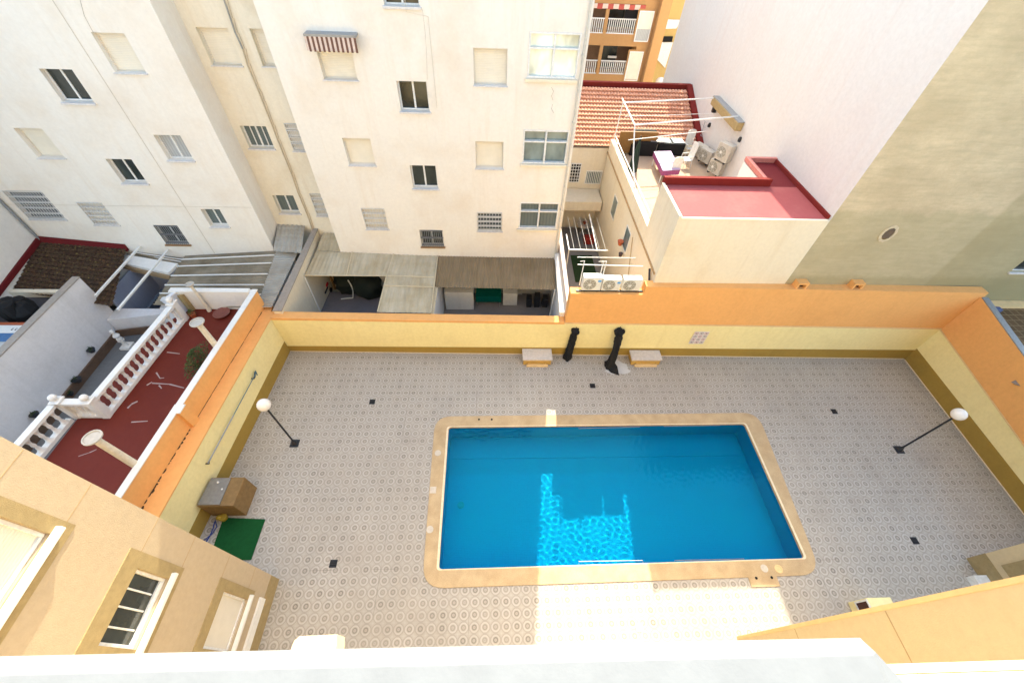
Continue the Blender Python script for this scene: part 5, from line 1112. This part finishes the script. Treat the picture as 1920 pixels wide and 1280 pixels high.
# ================================================================== OBJECTS ON THE DECK
def lamp(px, py, tx, ty, label):
    b = Z(px, py, 0); tn = thing('garden_lamp', (b.x, b.y, 0), label, 'lamp', 'globe lamps on the pool deck')
    hh = 2.83
    MB().box(b.x-.17, b.x+.17, b.y-.17, b.y+.17, .002, .03).lathe((b.x, b.y, .03), [(.12, 0), (.09, .1), (.05, .22)], 12).build('base', DARKM, tn)
    MB().tube([(b.x, b.y, .2), (b.x, b.y, hh)], .036, 10).lathe((b.x, b.y, hh-.06), [(.04, 0), (.09, .05), (.09, .1)], 12).build('pole', DARKM, tn, True)
    MB().ball((b.x, b.y, hh+.2), .235, GLOBE, 18).build('globe', None, tn, True); return tn
lamp(553, 831, 0, 0, 'black lamp post with white globe near the left wall of the deck')
lamp(1685, 843, 0, 0, 'black lamp post with white globe near the right wall of the deck')
for i, (px, py) in enumerate(((698, 753), (1111, 723), (1564, 771), (1715, 1013), (625, 1056), (1199, 1175))):
    p = Z(px, py, .004); m_ = LIDM if i != 5 else plain('pale_lid', (.30, .28, .26))
    mb = MB(); mb.box(p.x-.125, p.x+.125, p.y-.125, p.y+.125, .002, .010, DARKM if i not in (5,) else m_); mb.box(p.x-.11, p.x+.11, p.y-.11, p.y+.11, .0105, .014, BLACK if i != 5 else PVC)
    for k in range(4): mb.box(p.x-.10, p.x+.10, p.y-.09+k*.055, p.y-.075+k*.055, .0145, .017, DARKM)
    tag(mb.build('floor_drain'), ['square dark drain grate on the deck at the upper left', 'square dark drain grate on the deck below the parasols', 'square dark drain grate on the deck right of the pool corner', 'square dark drain grate on the deck at the lower right', 'square dark drain grate on the deck at the lower left', 'pale drain grate in the sunlit patch of deck'][i], 'drain', 'deck drains')
# benches (white slab on an ochre block)
for i, (x0, x1, lab) in enumerate(((1.38, 2.83, 'low bench with white top, left of the two black parasols'), (6.75, 8.27, 'low bench with white top, right of the two black parasols'))):
    tn = thing('bench', ((x0+x1)/2, 12.3, 0), lab, 'bench', 'benches against the back wall')
    yb0 = By(x0)-.05
    MB().box(x0+.05, x1-.05, 12.12, yb0, .0, .36).box(x0+.28, x1-.28, 12.05, 12.12, .0, .2).build('block', stucco('bench_ochre', (.55, .34, .10), (.4, .24, .06), .4, streak=False), tn)
    MB().box(x0+.2, x1-.2, 11.98, 12.045, .0, .13).build('foot_block', LEDGEM, tn)
    MB().box(x0, x1, 12.08, yb0, .363, .46).build('slab', plain('bench_white', (.62, .55, .50), .6), tn, bevel=.01)
def parasol(b, t_, label, R, bend=0, seed=1):
    random.seed(seed); b = Vector(b); t_ = Vector(t_); tn = thing('folded_parasol', b, label, 'parasol', 'black folded parasols by the back wall')
    n = 22; K = 18; vs = []; prof = lambda u: (R[0]*(1-u)+R[1]*u)*(1+.35*math.exp(-((u-.93)/.07)**2)-.25*math.exp(-((u-.83)/.04)**2)+.25*math.exp(-((u-.05)/.07)**2))
    for i in range(n+1):
        u = i/n; c = b.lerp(t_, u)+Vector((bend*math.sin(math.pi*u), 0, 0)); rr = prof(u) if i < n else .02
        for k in range(K):
            a = 2*math.pi*k/K; w = 1+.22*math.sin(a*4+u*3+seed)+random.uniform(-.10, .10); vs.append(c+Vector((math.cos(a), math.sin(a), 0))*rr*w)
    mb = MB(); mb.add(vs, [(i*K+k, i*K+(k+1) % K, (i+1)*K+(k+1) % K, (i+1)*K+k) for i in range(n) for k in range(K)]+[tuple(range(K))]); mb.build('cover', BLACK, tn, True)
    MB().tube([t_-Vector((0, 0, .02)), t_+(t_-b).normalized()*.10], .02, 6).build('finial', DARKM, tn)
    d = (b-t_).normalized(); return tn
parasol(Z(1063, 672, 0), (3.80, 12.66, 2.05), 'straight black folded parasol leaning on the yellow wall', (.16, .145), 0, 2)
o = parasol(Z(1142, 688, 0), (5.86, 12.62, 2.12), 'larger bent black folded parasol with its base flap spread out', (.17, .17), .08, 5)
q = Z(1147, 690, .0); mb = MB(); mb.add([q+Vector((-.30, .42, .01)), q+Vector((-.36, .1, .03)), q+Vector((-.1, -.3, .03)), q+Vector((.28, -.45, .01)), q+Vector((.2, -.1, .28)), q+Vector((.0, .3, .35))], [(0, 1, 5), (1, 2, 4, 5), (2, 3, 4)]); fl_ = mb.build('flap', BLACK, o); 
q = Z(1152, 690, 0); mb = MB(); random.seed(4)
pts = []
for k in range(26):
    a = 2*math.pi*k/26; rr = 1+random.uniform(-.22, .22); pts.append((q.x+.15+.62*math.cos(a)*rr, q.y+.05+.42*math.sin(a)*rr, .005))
mb.add(pts, [tuple(range(26))]); tag(mb.build('pale_patch', PATCHM), 'pale mottled patch on the tiles under the bent parasol', 'stain')  # irregular pale patch laid just above the tiles
# sign on the wall: eight pictogram tiles
q = Y(1310, 636, 12.64); sg = thing('notice_sign', (q.x, By(q.x)-.01, q.z-.4), 'white pool rules sign with small pictograms on the yellow wall', 'sign')
yf_ = By(q.x)-.03; MB().box(q.x-.36, q.x+.36, yf_, yf_+.02, .98, 1.86).build('board', plain('sign_white', (.72, .66, .66), .5), sg)
for r_ in range(4):
    for c_ in range(3):
        cx0 = q.x-.24+c_*.24; cz = 1.10+r_*.215; mb = MB(); frame(mb, FY(yf_), cx0-.075, cx0+.075, cz-.07, cz+.07, .012, -.006, -.002, plain('sign_red', (.45, .05, .08)) if (r_+c_) % 2 else plain('sign_ink', (.1, .09, .1)))
        mb.fbox(FY(yf_), cx0-.02, cx0+.02, cz-.035, cz+.035, -.005, -.002, plain('sign_ink', (.1, .09, .1))); mb.build('pictogram', None, sg)
# telescopic pole on left wall
a = LN(478, 703, (Lx(13)+.1, 13), (Lx(3)+.1, 3)); b = LN(390, 868, (Lx(13)+.1, 13), (Lx(3)+.1, 3))
tp = thing('cleaning_pole', a, 'long telescopic pool pole hung horizontally on the yellow left wall', 'pole')
m1 = a.lerp(b, .5); MB().tube([a, m1], .018, 8, plain('pole_teal', (.10, .18, .22), .4)).tube([m1, b], .026, 8, GREY).build('pole', None, tp, True)
MB().tube([a+Vector((0, .12, .08)), a+Vector((0, -.1, -.06))], .035, 8).tube([a+Vector((0, .1, -.14)), a+Vector((.02, .14, .12))], .02, 6).build('brush_head', plain('pole_blue', (.03, .10, .16), .5), tp)
for p in (a.lerp(b, .04), b): MB().box(p.x-.12, p.x+.03, p.y-.02, p.y+.02, p.z-.05, p.z-.02).tube([p+Vector((.03, 0, -.04)), p+Vector((.06, .04, .07))], .012, 6).build('hook', DARKM, tp)
# pump house box
bx = thing('pump_box', (-9.6, 5.8, 0), 'brown pebble-dash box with grey metal lid against the left wall', 'box')
B = [Z(430, 965, 0), Z(462, 921, 0)]
bh = 1.05; P_ = [Vector((-10.38, 5.12, 0)), Vector((-9.15, 5.12, 0)), Vector((-9.15, 6.15, 0)), Vector((-10.33, 6.15, 0))]
MB().prism([(p.x, p.y) for p in P_], 0, bh).build('body', BROWNS, bx, bevel=.015)
MB().prism([(-10.36, 5.16), (-9.62, 5.16), (-9.62, 6.11), (-10.32, 6.11)], bh+.003, bh+.035).build('lid', plain('lid_metal', (.22, .21, .20), .5, .5, .2), bx)
MB().lathe((-10.0, 5.95, bh+.036), [(.04, 0), (.03, .03)], 8).lathe((-9.75, 5.7, bh+.036), [(.03, 0), (.03, .02)], 8).build('bolt', ALU, bx)
# green mat
g = [Z(414, 970, .0), Z(498, 974, .0), Z(470, 1049, .0), Z(385, 1018, .0)]
gx0, gx1, gy0, gy1 = -10.0, -8.42, 3.62, 5.03
mb = MB(); mb.prism([(-9.95, 5.05), (-8.42, 4.97), (-8.42, 3.62), (-9.85, 3.6)], .004, .035); tag(mb.build('grass_mat', GREENM, bevel=.008), 'square green artificial grass mat on the deck beside the pump box', 'mat')
mb = MB(); pts = [Vector((-10.2+.05*math.sin(k), 4.9-.22*k, .03)) for k in range(10)]; mb.tube(pts, .02, 6); mb.tube([p+Vector((.12*math.sin(k*1.3), .05, .01)) for k, p in enumerate(pts)], .016, 6, BLUEHOSE); tag(mb.build('coiled_hose', BLUEHOSE, smooth=True), 'blue hose lying along the left wall beside the green mat', 'hose')
q = Z(420, 962, .0); mb = MB(); mb.ball((-10.0, 5.0, .2), .1, plain('yellow_rag', (.35, .25, .03))); mb.lathe((-9.9, 5.02, 0), [(.12, 0), (.14, .18), (.12, .2)], 12, plain('yellow_rag', (.35, .25, .03))); tag(mb.build('yellow_bucket', smooth=True), 'small ochre bucket between the pump box and the green mat', 'bucket')
